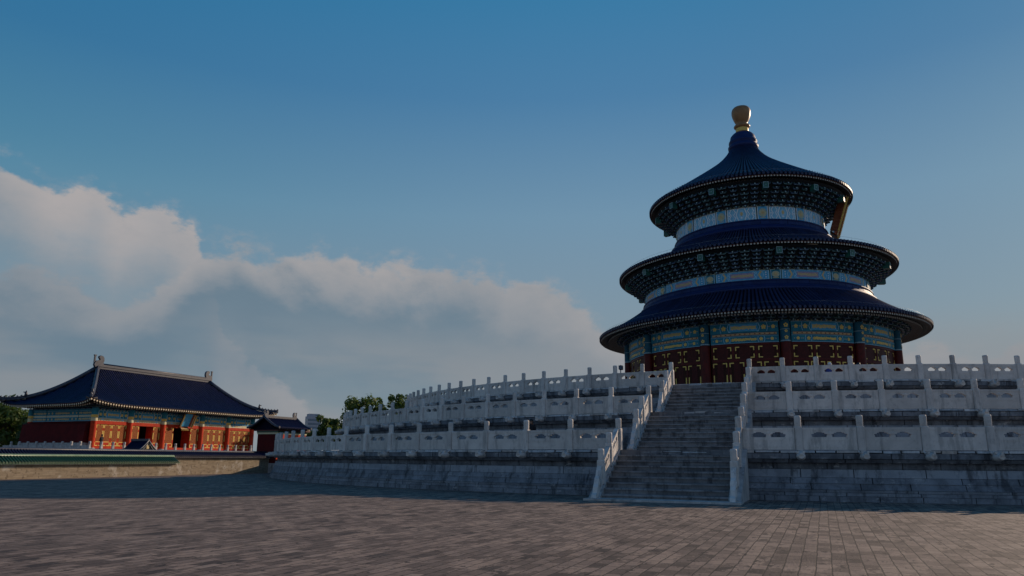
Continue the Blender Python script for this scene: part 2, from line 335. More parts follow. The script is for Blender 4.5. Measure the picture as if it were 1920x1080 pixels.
# ------------------------------------------------------------------ mesh builder
class MB:
    def __init__(s): s.v = []; s.f = []; s.mi = []; s.t = []; s.mats = []; s.uv = {}; s.cur = 0; s.tint = .5; s.smooth = set()
    def use(s, name, tint=None):
        if name not in s.mats: s.mats.append(name)
        s.cur = s.mats.index(name)
        if tint is not None: s.tint = tint
        return s
    def face(s, idx, uv=None, sm=False):
        s.f.append(tuple(idx)); s.mi.append(s.cur); s.t.append(s.tint)
        if uv: s.uv[len(s.f)-1] = uv
        if sm: s.smooth.add(len(s.f)-1)
    def add(s, vs, fs, sm=False):
        o = len(s.v); s.v.extend(vs)
        for f in fs: s.face([o+i for i in f], sm=sm)
    def quad(s, a, b, c, d, uv=None):
        o = len(s.v); s.v.extend([a, b, c, d]); s.face((o, o+1, o+2, o+3), uv)
    def hexa(s, p):      # 8 points: bottom ring 0-3 ccw, top ring 4-7
        s.add(p, [(3, 2, 1, 0), (4, 5, 6, 7), (0, 1, 5, 4), (1, 2, 6, 5), (2, 3, 7, 6), (3, 0, 4, 7)])
    def box(s, x0, x1, y0, y1, z0, z1, T=None):
        p = [(x0, y0, z0), (x1, y0, z0), (x1, y1, z0), (x0, y1, z0), (x0, y0, z1), (x1, y0, z1), (x1, y1, z1), (x0, y1, z1)]
        if T: p = [T(*q) for q in p]
        s.hexa(p)
    def lathe(s, prof, n=48, a0=0, a1=2*pi, T=None, sm=True, cap=False):
        full = abs(a1 - a0 - 2*pi) < 1e-6
        cols = n if full else n + 1
        o = len(s.v)
        for i in range(cols):
            a = a0 + (a1 - a0)*i/n
            for r, z in prof:
                p = (r*cos(a), r*sin(a), z); s.v.append(T(*p) if T else p)
        L = len(prof)
        for i in range(n):
            j = (i + 1) % cols
            for q in range(L - 1):
                s.face((o+i*L+q, o+j*L+q, o+j*L+q+1, o+i*L+q+1), sm=sm)
        if cap and full: s.face([o+i*L+L-1 for i in range(cols)])
    def tube(s, pts, r, n=6, cap=True):
        pts = [Vector(p) for p in pts]
        rr = r if isinstance(r, (list, tuple)) else [r]*len(pts)
        o = len(s.v); up = None
        for i, p in enumerate(pts):
            d = (pts[min(i+1, len(pts)-1)] - pts[max(i-1, 0)]).normalized()
            a = d.orthogonal().normalized() if up is None else (up - d*up.dot(d)).normalized()
            up = a; b = d.cross(a)
            for q in range(n):
                t = 2*pi*q/n; w = p + (a*cos(t) + b*sin(t))*rr[i]; s.v.append(tuple(w))
        for i in range(len(pts)-1):
            for q in range(n):
                s.face((o+i*n+q, o+i*n+(q+1) % n, o+(i+1)*n+(q+1) % n, o+(i+1)*n+q), sm=True)
        if cap:
            s.face([o+q for q in range(n)][::-1]); s.face([o+(len(pts)-1)*n+q for q in range(n)])
    def extrude(s, outer, holes, y0, y1, T=None):   # shape in x,z extruded along y
        loops = [outer] + holes
        tris = tessellate_polygon([[Vector((x, z, 0)) for x, z in l] for l in loops])
        flat = [p for l in loops for p in l]; n = len(flat)
        P = [(x, y0, z) for x, z in flat] + [(x, y1, z) for x, z in flat]
        if T: P = [T(*p) for p in P]
        o = len(s.v); s.v.extend(P)
        for a, b, c in tris:
            A, B, Cc = flat[a], flat[b], flat[c]
            if (B[0]-A[0])*(Cc[1]-A[1]) - (B[1]-A[1])*(Cc[0]-A[0]) < 0: b, c = c, b
            s.face((o+a, o+b, o+c)); s.face((o+n+a, o+n+c, o+n+b))
        k = 0
        for li, l in enumerate(loops):
            ar = sum(l[i][0]*l[(i+1) % len(l)][1] - l[(i+1) % len(l)][0]*l[i][1] for i in range(len(l)))
            fl = (ar > 0) != (li > 0)
            for i in range(len(l)):
                a, b = o+k+i, o+k+(i+1) % len(l)
                s.face((b, a, a+n, b+n) if fl else (a, b, b+n, a+n))
            k += len(l)
    def mesh(s, name):
        me = bpy.data.meshes.new(name); me.from_pydata(s.v, [], s.f)
        for q in s.mats: me.materials.append(M[q])
        me.polygons.foreach_set('material_index', s.mi)
        if s.smooth: me.polygons.foreach_set('use_smooth', [i in s.smooth for i in range(len(s.f))])
        at = me.attributes.new('tint', 'FLOAT', 'FACE'); at.data.foreach_set('value', s.t)
        if s.uv:
            ul = me.uv_layers.new(name='UVMap')
            for fi, uvs in s.uv.items():
                for li, q in zip(me.polygons[fi].loop_indices, uvs): ul.data[li].uv = q
        me.update(); return me
    def obj(s, name, parent=None, loc=None, rotz=None):
        return link(s.mesh(name), name, parent, loc, rotz)
def link(me, name, parent=None, loc=None, rotz=None):
    o = bpy.data.objects.new(name, me); C.objects.link(o)
    if parent: o.parent = parent
    if loc is not None: o.location = loc
    if rotz is not None: o.rotation_euler = (0, 0, rotz)
    return o
def tag(o, label=None, cat=None, group=None, kind=None):
    if label: o['label'] = label
    if cat: o['category'] = cat
    if group: o['group'] = group
    if kind: o['kind'] = kind
    return o
def empty(name, loc, rz, label, cat, group=None):
    o = bpy.data.objects.new(name, None); C.objects.link(o); o.empty_display_size = .5
    o.location = loc; o.rotation_euler = (0, 0, rz)
    return tag(o, label, cat, group)
def rnd(a, b): return random.uniform(a, b)

# ------------------------------------------------------------------ ground
b = MB().use('brick'); b.box(-3000, 3000, -3000, 3000, -.6, 0)
tag(b.obj('ground'), kind='structure')

# ------------------------------------------------------------------ terrace
HX, HY = 24.458, 71.521
AXIS = math.atan2(-HY, -HX) + R(-4.2)      # the stair side
H = [0, 1.88, 3.754, 5.572]
RIM = [None, 45.27, 39.97, 34.6]
HALF = [None, 2.45, 2.28, 2.12]            # half width of the stair at its railing posts
LO, HI = R(-62), R(34)                     # built stone by stone over this arc, seen from the courtyard
terrace = empty('marble_terrace', (HX, HY, 0), AXIS, 'three tiered round terrace of weathered grey marble carrying the blue roofed hall', 'terrace')
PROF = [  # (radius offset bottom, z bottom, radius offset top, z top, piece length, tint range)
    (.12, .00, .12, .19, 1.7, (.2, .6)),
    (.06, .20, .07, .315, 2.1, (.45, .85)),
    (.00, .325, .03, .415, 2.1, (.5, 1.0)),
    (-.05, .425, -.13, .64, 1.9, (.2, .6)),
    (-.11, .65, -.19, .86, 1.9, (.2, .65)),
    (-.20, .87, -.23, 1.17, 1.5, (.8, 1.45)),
    (-.38, 1.18, -.36, 1.41, 1.6, (.0, .12)),  # recess: shade under the cornice put into the tint
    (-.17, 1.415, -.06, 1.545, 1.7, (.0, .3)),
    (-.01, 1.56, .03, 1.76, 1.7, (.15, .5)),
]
def arcblock(mb, r0, z0, r1, z1, a0, a1, back, n=2, jit=0.0, top=True):
    j = rnd(-jit, jit)
    o = len(mb.v)
    for i in range(n+1):
        a = a0 + (a1-a0)*i/n; c_, s_ = cos(a), sin(a)
        for r, z in ((back, z0), (r0+j, z0), (r1+j, z1), (back, z1)): mb.v.append((r*c_, r*s_, z))
    for i in range(n):
        q = o+i*4
        for k in range(4): 
            if k == 3: continue
            mb.face((q+k, q+4+k, q+5+k, q+1+k))
    mb.face((o, o+1, o+2, o+3)); q = o+n*4; mb.face((q+3, q+2, q+1, q))
def tier(i):
    z = H[i-1]; Rm = RIM[i]
    mb = MB()
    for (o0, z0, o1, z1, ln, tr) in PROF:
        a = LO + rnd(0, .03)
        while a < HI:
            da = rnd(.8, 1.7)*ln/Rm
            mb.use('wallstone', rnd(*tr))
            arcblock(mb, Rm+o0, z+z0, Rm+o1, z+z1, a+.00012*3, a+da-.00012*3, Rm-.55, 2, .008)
            a += da
    # core behind the joints and the unseen far side
    mb.use('wallstone', .3)
    pr = [(Rm-.0, z), (Rm-.0, z+.19), (Rm-.09, z+.21), (Rm-.10, z+.41), (Rm-.15, z+.43), (Rm-.28, z+.86), (Rm-.30, z+1.17), (Rm-.44, z+1.18), (Rm-.44, z+1.40), (Rm-.25, z+1.42), (Rm-.12, z+1.56), (Rm-.09, z+1.85)]
    mb.use('joint'); mb.lathe(pr, 180, sm=False)
    mb.use('step', .4); mb.lathe([(Rm-.09, z+1.85), (max(RIM[i+1]-.6, 1) if i < 3 else 8, z+1.872)], 180, sm=False)
    part = mb.obj('tier', terrace)
    part['label'] = ['', 'lowest and widest tier of the terrace', 'middle tier of the terrace', 'uppermost tier of the terrace'][i]
    cb = MB(); a = LO
    while a < HI:
        da = rnd(.45, 1.15)/Rm
        cb.use('coping', rnd(.2, 1))
        zz = rnd(-.012, .0)
        arcblock(cb, Rm+.05+rnd(-.06, .02), z+1.765+rnd(0, .035), Rm+.02+rnd(-.09, .02), z+1.88+zz, a+.0006, a+da-.0006, Rm-.5, 2, .02)
        # top of the stone
        n = 2
        a += da
    cb.use('coping', .5); cb.lathe([(Rm-.03, z+1.862), (Rm-.6, z+1.876)], 180, sm=False)
    cb.obj('coping', part)
    return part
tiers = {i: tier(i) for i in (1, 2, 3)}

def spout_mesh():
    # dragon head water spout, pointing along +X from its root at the wall
    b = MB().use('marble', .35)
    sec = [(-.12, .12, .13), (.06, .12, .13), (.16, .155, .15), (.30, .165, .16), (.40, .14, .13), (.50, .115, .10), (.56, .10, .085)]
    o = len(b.v); n = 10
    for x, w, h in sec:
        for q in range(n):
            t = 2*pi*q/n
            b.v.append((x, w*cos(t)*(1 if abs(cos(t)) < .8 else 1.05), h*sin(t)*(1.1 if sin(t) > 0 else .95)))
    for i in range(len(sec)-1):
        for q in range(n): b.face((o+i*n+q, o+i*n+(q+1) % n, o+(i+1)*n+(q+1) % n, o+(i+1)*n+q), sm=True)
    b.face([o+(len(sec)-1)*n+q for q in range(n)])
    for sgn in (-1, 1):      # brow, ear and horn
        b.box(.24, .38, sgn*.10-.035, sgn*.10+.035, .12, .20)
        b.tube([(.16, sgn*.12, .12), (.04, sgn*.17, .2), (-.04, sgn*.17, .2)], [.04, .035, .015], 5)
    b.box(.46, .60, -.06, .06, .05, .12)
    return b.mesh('dragon_spout')
SP = spout_mesh()

# ------------------------------------------------------------------ balustrade pieces
def post_mesh(h=1.33, w=.27):
    b = MB().use('marble', .55); k = w/2
    c_ = .018
    def ring(k, z, ch): return [(-k+ch, -k, z), (k-ch, -k, z), (k, -k+ch, z), (k, k-ch, z), (k-ch, k, z), (-k+ch, k, z), (-k, k-ch, z), (-k, -k+ch, z)]
    lv = [(k, 0), (k, .86), (k*.97, .885), (k*.86, .90)]
    o = len(b.v)
    for kk, z in lv: b.v.extend(ring(kk, z, c_))
    for i in range(len(lv)-1):
        for q in range(8): b.face((o+i*8+q, o+i*8+(q+1) % 8, o+(i+1)*8+(q+1) % 8, o+(i+1)*8+q))
    r = k*.93     # carved round head with shallow cloud bands
    b.lathe([(k*.86, .90), (r*.93, .93), (r, .95), (r*.95, 1.0), (r*1.02, 1.04), (r*.96, 1.09), (r*1.02, 1.13), (r*.97, 1.18), (r*1.03, 1.22), (r*1.0, h-.05), (r*.90, h-.012), (r*.5, h), (0.001, h+.004)], 14)
    for f in range(4):   # sunk panel on each face, shown by a raised border
        a = f*pi/2
        def T(x, y, z, a=a): return (x*cos(a)-y*sin(a), x*sin(a)+y*cos(a), z)
        for (x0, x1, z0, z1) in ((-k*.68, -k*.54, .1, .78), (k*.54, k*.68, .1, .78), (-k*.54, k*.54, .1, .125), (-k*.54, k*.54, .755, .78)):
            b.box(x0, x1, -k-.008, -k+.01, z0, z1, T)
    return b.mesh('post')
PM = post_mesh()
def cloud_hole(cx, w, z0, z1, mir=1):
    # flat sill, scalloped top, outline ccw
    h = z1 - z0; p = []
    q = [(.5, 0), (.5, .28), (.57, .42), (.5, .60), (.39, .60), (.35, .84), (.22, .84), (.17, 1.0)]
    pts = q + [(-x, z) for x, z in q[::-1]]
    return [(cx + x*w, z0 + z*h) for x, z in pts]
def panel_mesh(L, drop=0.0, name='panel'):
    # panel of length L along x, .85 high, sheared down by drop along +x (for the stairs)
    b = MB().use('marble', .5); h = .85
    def T(x, y, z): return (x, y, z - drop*(x + L/2)/L)
    o = [(-L/2, .02), (L/2, .02), (L/2, h), (-L/2, h)]
    w = L*.275
    holes = [cloud_hole(-L*.185, w, .50, .70), cloud_hole(L*.185, w, .50, .70)]
    b.extrude(o, holes, -.075, .075, T)
    for s in (-1, 1):
        y0, y1 = (-.092, -.074) if s < 0 else (.074, .092)
        b.box(-L/2, L/2, y0, y1, .765, h+.012, T)                       # handrail roll
        zt, zb = .40, .10; e = L*.44
        for (x0, x1, z0, z1) in ((-e, e, zt-.03, zt), (-e, e, zb, zb+.03), (-e, -e+.03, zb+.03, zt-.03), (e-.03, e, zb+.03, zt-.03)):
            b.box(x0, x1, y0+.006*(s < 0), y1-.006*(s > 0), z0, z1, T)
    # vase between the openings
    b.lathe([(.03, .47), (.065, .50), (.055, .54), (.085, .60), (.10, .66), (.075, .72)], 10, T=lambda x, y, z: T(x, y*1.15, z))
    return b.mesh(name)
def pol(r, th, z): return (r*cos(th), r*sin(th), z)
GAP = R(2.8125)
ordn = ['', 'lowest', 'middle', 'top']
for i in (1, 2, 3):
    z = H[i]; Rp = RIM[i] - .20
    th0 = math.asin(HALF[i]/Rp)
    L = 2*Rp*sin(GAP/2) - .27 - .024
    pm = panel_mesh(L)
    for side in (-1, 1):
        nmax = {-1: {1: 17, 2: 18, 3: 18}, 1: {1: 9, 2: 9, 3: 9}}[side][i]
        root = empty('marble_balustrade', (HX, HY, z), AXIS, '', 'balustrade', 'balustrades round the terrace rims')
        root['label'] = 'curved marble balustrade on the %s terrace rim, %s of the staircase' % (ordn[i], 'left' if side < 0 else 'right')
        for k in range(nmax+1):
            th = side*(th0 + k*GAP)
            link(PM, 'post', root, pol(Rp, th, 0), th + pi/2 + rnd(-.02, .02)).rotation_euler[0] = rnd(-.008, .008)
            if k < nmax:
                tm = th + side*GAP/2
                link(pm, 'panel', root, pol(Rp*cos(GAP/2), tm, 0), tm + pi/2)
            if k > 0:
                link(SP, 'dragon_spout', tiers[i], pol(RIM[i]-.02, th, z-.235), th)

# ------------------------------------------------------------------ stairs
stairs = empty('stone_staircase', (HX, HY, 0), AXIS, 'weathered stone staircase of three flights climbing the terrace to the hall doors', 'staircase')
def steps(i):
    mb = MB(); rim = RIM[i]; zt, zb = H[i], H[i-1]; hw = HALF[i] - .13
    n = 9; rise = (zt - zb)/n; go = .375
    for k in range(1, n):
        z1 = zt - k*rise; r0 = rim - .4 if k == 1 else rim + (k-1)*go - .06; r1 = rim + k*go
        y = -hw
        while y < hw - .01:
            y2 = y + rnd(.9, 2.1)
            if hw - y2 < .5: y2 = hw
            mb.use('step', rnd(-.1, .8)); dz = rnd(-.006, .004); dr = rnd(-.012, .008)
            mb.box(rim-.5, r1-.05+dr, y+.004, y2-.004, z1-rise+.004, z1-.062); mb.use('step', rnd(.55, 1.15))      # riser
            mb.box(r0-.05, r1+dr, y+.004, y2-.004, z1-.060, z1+dz)                      # tread with its nosing
            y = y2
    y = -hw    # edge stones of the landing
    while y < hw - .01:
        y2 = min(y + rnd(.9, 2.0), hw)
        mb.use('step', rnd(.1, .9)); mb.box(rim-.6, rim+.02, y+.004, y2-.004, zt-rise+.004, zt+.004); y = y2
    f = mb.obj('flight', stairs); f['label'] = ordn[i] + ' flight of worn stone steps'
    # sloping side stones the railings stand on
    for s in (-1, 1):
        b = MB(); y0, y1 = (hw, hw+.42) if s > 0 else (-hw-.42, -hw)
        r1 = rim + (n-1)*go + .22; r0 = rim - .1; sl = (zt - zb - .05)/(r1 - r0)
        nseg = 3
        for q in range(nseg):
            ra = r0 + (r1-r0)*q/nseg; rb = r0 + (r1-r0)*(q+1)/nseg
            za = zt + .05 - sl*(ra-r0); zc = zt + .05 - sl*(rb-r0)
            b.use('coping', rnd(.2, .8))
            b.hexa([(ra+.003, y0, zb), (rb-.003, y0, zb), (rb-.003, y1, zb), (ra+.003, y1, zb), (ra+.003, y0, za), (rb-.003, y0, zc), (rb-.003, y1, zc), (ra+.003, y1, za)])
        b.use('wallstone', .45)
        b.box(rim-.4, r1-.5, y0+.04 if s > 0 else y0-.0, y1, zb, zb+.003)
        b.obj('side_stone', stairs)
        # railing
        root = empty('stair_balustrade', (HX, HY, zb), AXIS, '', 'stair railing', 'sloping railings beside the stairs')
        root['label'] = 'sloping marble railing with scroll foot along the %s flight, %s of the steps' % (ordn[i], 'left' if s < 0 else 'right')
        yy = s*(hw + .17)
        rr = [rim - .2 + .02, rim + 1.12, rim + 2.34]
        zz = [zt + .0, zt + .03 - sl*(rr[1]-r0), zt + .03 - sl*(rr[2]-r0)]
        for q in range(1, 3): link(PM, 'post', root, (rr[q], yy, zz[q]-zb), 0)
        Ls = rr[1] - rr[0] - .25
        for q in range(2):
            dr = zz[q]-zz[q+1]
            if q == 0: dr = sl*(rr[1]-rr[0])
            pmesh = panel_mesh(rr[q+1]-rr[q]-.25, dr*.9, 'panel')
            zc = (zt + .04 - sl*(rr[q]+.13-r0)) - zb
            link(pmesh, 'panel', root, ((rr[q]+rr[q+1])/2, yy, zc), 0)
        # drum stone with scroll foot
        d = MB().use('marble', .55)
        bz = lambda r: zt + .03 - sl*(r-r0) - zb
        ra = rr[2] + .125; out = [(ra, bz(ra)), (ra+.95, bz(ra+.95)-.02), (ra+1.0, bz(ra+.95)+.10), (ra+.93, bz(ra+.9)+.2), (ra+.78, bz(ra+.8)+.22), (ra+.72, bz(ra+.7)+.36), (ra+.60, bz(ra+.6)+.42), (ra+.50, bz(ra+.5)+.56), (ra+.36, bz(ra+.4)+.60), (ra+.26, bz(ra+.3)+.74), (ra+.12, bz(ra)+.74), (ra, bz(ra)+.70)]
        d.extrude(out, [], yy-.09, yy+.09)
        d.lathe([(.001, -.115), (.13, -.115), (.15, -.10), (.15, .10), (.13, .115), (.001, .115)], 14, T=lambda x, y, z: (ra+.36+x, yy+z, bz(ra+.36)+.32+y))
        d.obj('drum_stone', root)
for i in (1, 2, 3): steps(i)
b = MB().use('step', .6)
for q in range(3):
    b.use('coping', rnd(.1, .6)); y0 = -2.80 + q*5.6/3
    b.box(RIM[1]+2.9, RIM[1]+3.75, y0+.004, y0+5.6/3-.004, 0, .075)
b.obj('base_slab', stairs)
# ------------------------------------------------------------------ round hall
hall = empty('round_hall', (HX, HY, H[3]), AXIS, 'triple roofed round hall with deep blue tiles and painted bands on the marble terrace', 'hall')
Z0 = H[3]
def hz_(p): return [(r, z - Z0) for r, z in p]
def roof(prof, nrib, label, zr, tipn, redge, zedge, rin):
    # prof: (r, z) from the top down to the eave, dense enough to be smooth
    def at(t):
        t = max(0., min(1., t))*(len(prof)-1); i = min(int(t), len(prof)-2); f = t - i
        return (prof[i][0]*(1-f) + prof[i+1][0]*f, prof[i][1]*(1-f) + prof[i+1][1]*f)
    # Catmull-smooth the given points
    P = []
    for i in range(25):
        t = i/24*(len(prof)-1); q = min(int(t), len(prof)-2); f = t - q
        p0, p1, p2, p3 = prof[max(q-1, 0)], prof[q], prof[q+1], prof[min(q+2, len(prof)-1)]
        P.append(tuple(.5*(2*p1[k] + (p2[k]-p0[k])*f + (2*p0[k]-5*p1[k]+4*p2[k]-p3[k])*f*f + (3*p1[k]-p0[k]-3*p2[k]+p3[k])*f**3) for k in (0, 1)))
    P = hz_(P)
    b = MB().use('tile'); b.lathe(P, 150)
    o = b.obj('roof', hall); o['label'] = label
    rb = MB().use('rib')
    rad = .30*2*pi*redge/nrib
    NS = 16
    step = [P[int(round(k*24/NS))] for k in range(NS+1)]
    for j in range(nrib):
        a = 2*pi*j/nrib; ca, sa = cos(a), sin(a); oo = len(rb.v); ta = random.random()
        rb.tint = ta
        for (r, z) in step:
            w = min(rad, .30*2*pi*r/nrib)
            for q in range(5):
                t = pi*q/4
                du = w*cos(t); dn = w*1.15*sin(t)
                rr = r + dn*.45; rb.v.append((rr*ca - du*sa, rr*sa + du*ca, z + dn*.9))
        for k in range(NS):
            for q in range(4):
                rb.face((oo+k*5+q, oo+(k+1)*5+q, oo+(k+1)*5+q+1, oo+k*5+q+1), sm=True)
        k = oo+NS*5; rb.face((k, k+1, k+2, k+3, k+4))
        # nail cap near the eave
        r, z = step[NS-2]; c = Vector((r*ca, r*sa, z + rad*1.5)); s = .055
        rb.add([tuple(c+Vector(d)*s) for d in ((1, 0, 0), (0, 1, 0), (-1, 0, 0), (0, -1, 0), (0, 0, 1.3))], [(0, 1, 4), (1, 2, 4), (2, 3, 4), (3, 0, 4)])
    rb.obj('tile_ribs', o)
    # round tile ends and drip tiles along the eave
    e = MB(); zr_ = zedge - Z0
    for j in range(nrib):
        a = 2*pi*j/nrib
        def T(x, y, z, a=a): return (x*cos(a)-y*sin(a), x*sin(a)+y*cos(a), z)
        e.use('rib'); n = 8; oo = len(e.v)
        for xx in (redge - .06, redge + .04):
            for q in range(n): e.v.append(T(xx, rad*1.1*cos(2*pi*q/n), zr_ + .05 + rad*1.1*sin(2*pi*q/n)))
        for q in range(n): e.face((oo+q, oo+(q+1) % n, oo+n+(q+1) % n, oo+n+q))
        e.face([oo+n+q for q in range(n)])
        e.use('tile'); a2 = a + pi/nrib
        def T2(x, y, z, a=a2): return (x*cos(a)-y*sin(a), x*sin(a)+y*cos(a), z)
        w = pi*redge/nrib*.8
        e.add([T2(redge, -w, zr_+.02), T2(redge, w, zr_+.02), T2(redge+.02, w*.7, zr_-.08), T2(redge+.02, 0, zr_-.15), T2(redge+.02, -w*.7, zr_-.08)], [(0, 4, 3, 2, 1)])
    e.obj('eave_tile_ends', o)
    # red boards and soffit
    s = MB().use('eave_red'); s.lathe([(redge-.05, zr_+.02), (redge-.10, zr_-.07), (redge-.20, zr_-.17)], 150)
    s.use('soffit'); s.lathe([(redge-.20, zr_-.165), (redge-.95, zr_-.08), (rin, zr_+rin_dz)], 120)
    s.obj('eave_soffit', o)
    # two rows of rafters with pale ends
    f = MB()
    for row, (re, zz, ln, wd) in enumerate(((redge-.13, zr_-.17, .85, .07), (redge-.86, zr_-.24, 1.1, .075))):
        for j in range(tipn):
            a = 2*pi*(j + .5*row)/tipn
            def T(x, y, z, a=a): return (x*cos(a)-y*sin(a), x*sin(a)+y*cos(a), z)
            up = .28
            p = [(re-ln, -wd, zz-wd+ln*up), (re, -wd, zz-wd), (re, wd, zz-wd), (re-ln, wd, zz-wd+ln*up), (re-ln, -wd, zz+wd+ln*up), (re, -wd, zz+wd), (re, wd, zz+wd), (re-ln, wd, zz+wd+ln*up)]
            p = [T(*q) for q in p]; oo = len(f.v); f.v.extend(p)
            f.use('raft_side'); f.face((oo+3, oo+2, oo+1, oo)); f.face((oo, oo+1, oo+5, oo+4)); f.face((oo+2, oo+3, oo+7, oo+6))
            f.use('raft_tip'); f.face((oo+1, oo+2, oo+6, oo+5))
    f.obj('rafters', o)
    w = MB().use('wire')
    n = 96; pts = [((redge-.5)*cos(2*pi*i/n), (redge-.5)*sin(2*pi*i/n), zr_ + .62) for i in range(n+1)]
    w.tube(pts, .007, 4, False)
    for i in range(0, n, 4): w.tube([pts[i], (pts[i][0], pts[i][1], zr_+.3)], .007, 4, False)
    w.obj('lightning_wire', o)
    return o
rin_dz = .75
r_low = roof([(10.95, 16.25), (11.6, 15.75), (12.6, 15.05), (13.6, 14.42), (14.6, 13.88), (15.5, 13.50)], 250, 'lowest and widest blue tiled roof', 0, 350, 15.5, 13.42, 12.9)
r_mid = roof([(7.55, 22.75), (8.1, 22.25), (9.3, 21.4), (10.7, 20.65), (12.1, 20.08), (13.32, 19.76)], 220, 'middle blue tiled roof', 0, 300, 13.32, 19.68, 10.9)
r_up = roof([(1.38, 33.75), (1.8, 33.05), (2.5, 32.25), (3.5, 31.42), (5.0, 30.35), (7.0, 29.0), (8.6, 27.95), (9.98, 27.12)], 160, 'topmost conical blue tiled roof', 0, 226, 9.98, 27.02, 7.5)

# blue bands that close each roof against the drum above
def band(prof, label, ntile, r, z0, z1):
    b = MB().use('ringtile'); b.lathe(hz_(prof), 120)
    for k in range(ntile):       # upright square tiles
        a0 = 2*pi*k/ntile; a1 = a0 + 2*pi/ntile*.955
        b.tint = random.random()
        p = []
        for z, rr in ((z0, r), (z1, r-.05)):
            for a, q in ((a0, rr-.08), (a0, rr+.035), (a1, rr+.035), (a1, rr-.08)): p.append((q*cos(a), q*sin(a), z-Z0))
        b.hexa(p)
    o = b.obj('ridge_band', hall); o['label'] = label
band([(11.25, 15.9), (11.38, 16.08), (11.3, 16.22), (11.12, 16.26), (11.16, 16.36), (11.02, 16.42), (10.95, 16.5), (10.86, 16.76), (10.98, 16.8), (10.95, 16.90), (10.7, 16.92)], 'blue tile band above the lowest roof', 72, 10.93, 16.5, 16.76)
band([(7.85, 22.4), (8.0, 22.52), (7.95, 22.68), (7.72, 22.72), (7.75, 22.86), (7.6, 22.92), (7.5, 23.0), (7.42, 23.34), (7.55, 23.38), (7.5, 23.5), (7.2, 23.52)], 'blue tile band above the middle roof', 56, 7.5, 23.0, 23.34)

# bracket rings
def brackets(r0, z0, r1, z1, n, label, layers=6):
    b = MB(); b.use('soffit'); b.lathe(hz_([(r0-.08, z0-.05), (r0-.02, z0+.1), (r1-.15, z1+.12), (r1+.35, z1+.45)]), 120)  # dark cone added behind the brackets to block light
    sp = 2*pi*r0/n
    for j in range(n):
        a = 2*pi*(j+.5)/n
        def T(x, y, z, a=a): return (x*cos(a)-y*sin(a), x*sin(a)+y*cos(a), z)
        mA, mB = ('bk_blue', 'bk_green') if j % 2 else ('bk_green', 'bk_blue')
        for l in range(layers):
            f = l/(layers-1); r = r0 + (r1-r0)*f; z = z0 - Z0 + (z1-z0)*f; grow = 1 + .3*f
            hw = sp*(.47 if l % 2 else .34)*grow*(.92 if l else .6)
            b.use(mA); 
            # curved arm: boat shaped block
            p = [(r-.02, -hw*.72, z), (r+.13, -hw*.72, z), (r+.13, hw*.72, z), (r-.02, hw*.72, z), (r-.02, -hw, z+.13), (r+.13, -hw, z+.13), (r+.13, hw, z+.13), (r-.02, hw, z+.13)]
            b.hexa([T(*q) for q in p])
            b.use('bk_edge'); b.box(r+.131, r+.14, -hw*.72, hw*.72, z, z+.02, T)
            for sg in (-1, 1): b.add([T(r+.136, sg*hw*.72, z), T(r+.136, sg*hw*.72, z+.02), T(r+.136, sg*hw, z+.13), T(r+.136, sg*(hw-.02), z+.13)], [(0, 1, 2, 3), (3, 2, 1, 0)])
            b.use(mB)
            for s in (-1, 0, 1):
                y = s*hw*.86; b.box(r-.03, r+.16, y-.05, y+.05, z+.14, z+.21, T)
            # tongue
            b.use(mA); b.box(r0-.1, r+.30, -.05, .05, z+.02, z+.14, T)
            b.use('bk_edge'); b.box(r+.301, r+.308, -.05, .05, z+.02, z+.14, T)
    # little triangles of the painted boards at the foot, between the sets
    for j in range(n):
        a = 2*pi*j/n
        def T(x, y, z, a=a): return (x*cos(a)-y*sin(a), x*sin(a)+y*cos(a), z)
        b.use('palegold'); w = sp*.3; z = z0 - Z0
        for (ya, za, yb, zb) in ((-w, .02, 0, .34), (0, .34, w, .02), (-w, .02, w, .02)):
            L = math.hypot(yb-ya, zb-za); nx, nz = -(zb-za)/L*.018, (yb-ya)/L*.018
            b.add([T(r0+.06, ya-nx, z+za-nz), T(r0+.06, yb-nx, z+zb-nz), T(r0+.06, yb+nx, z+zb+nz), T(r0+.06, ya+nx, z+za+nz)], [(0, 1, 2, 3)])
    o = b.obj('bracket_ring', hall); o['label'] = label
    return o
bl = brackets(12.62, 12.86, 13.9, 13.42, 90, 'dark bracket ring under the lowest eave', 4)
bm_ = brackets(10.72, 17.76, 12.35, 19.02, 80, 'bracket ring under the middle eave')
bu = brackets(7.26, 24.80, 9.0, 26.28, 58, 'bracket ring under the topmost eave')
for br, rr, zz in ((bm_, 12.55, 18.98), (bu, 9.2, 26.15)):      # beam heads over the columns
    hb = MB().use('fz_green'); hb.box(-.35, .22, -.24, .24, -.3, .28); hb.use('bk_edge')
    for y0, y1, z0, z1 in ((-.24, .24, -.3, -.26), (-.24, .24, .24, .28), (-.24, -.20, -.26, .24), (.20, .24, -.26, .24), (-.03, .03, -.05, .05)):
        hb.box(.221, .232, y0, y1, z0, z1)
    me = hb.mesh('beam_head')
    for k in range(12):
        a = R(15 + 30*k); link(me, 'beam_head', br, (rr*cos(a), rr*sin(a), zz-Z0), a)

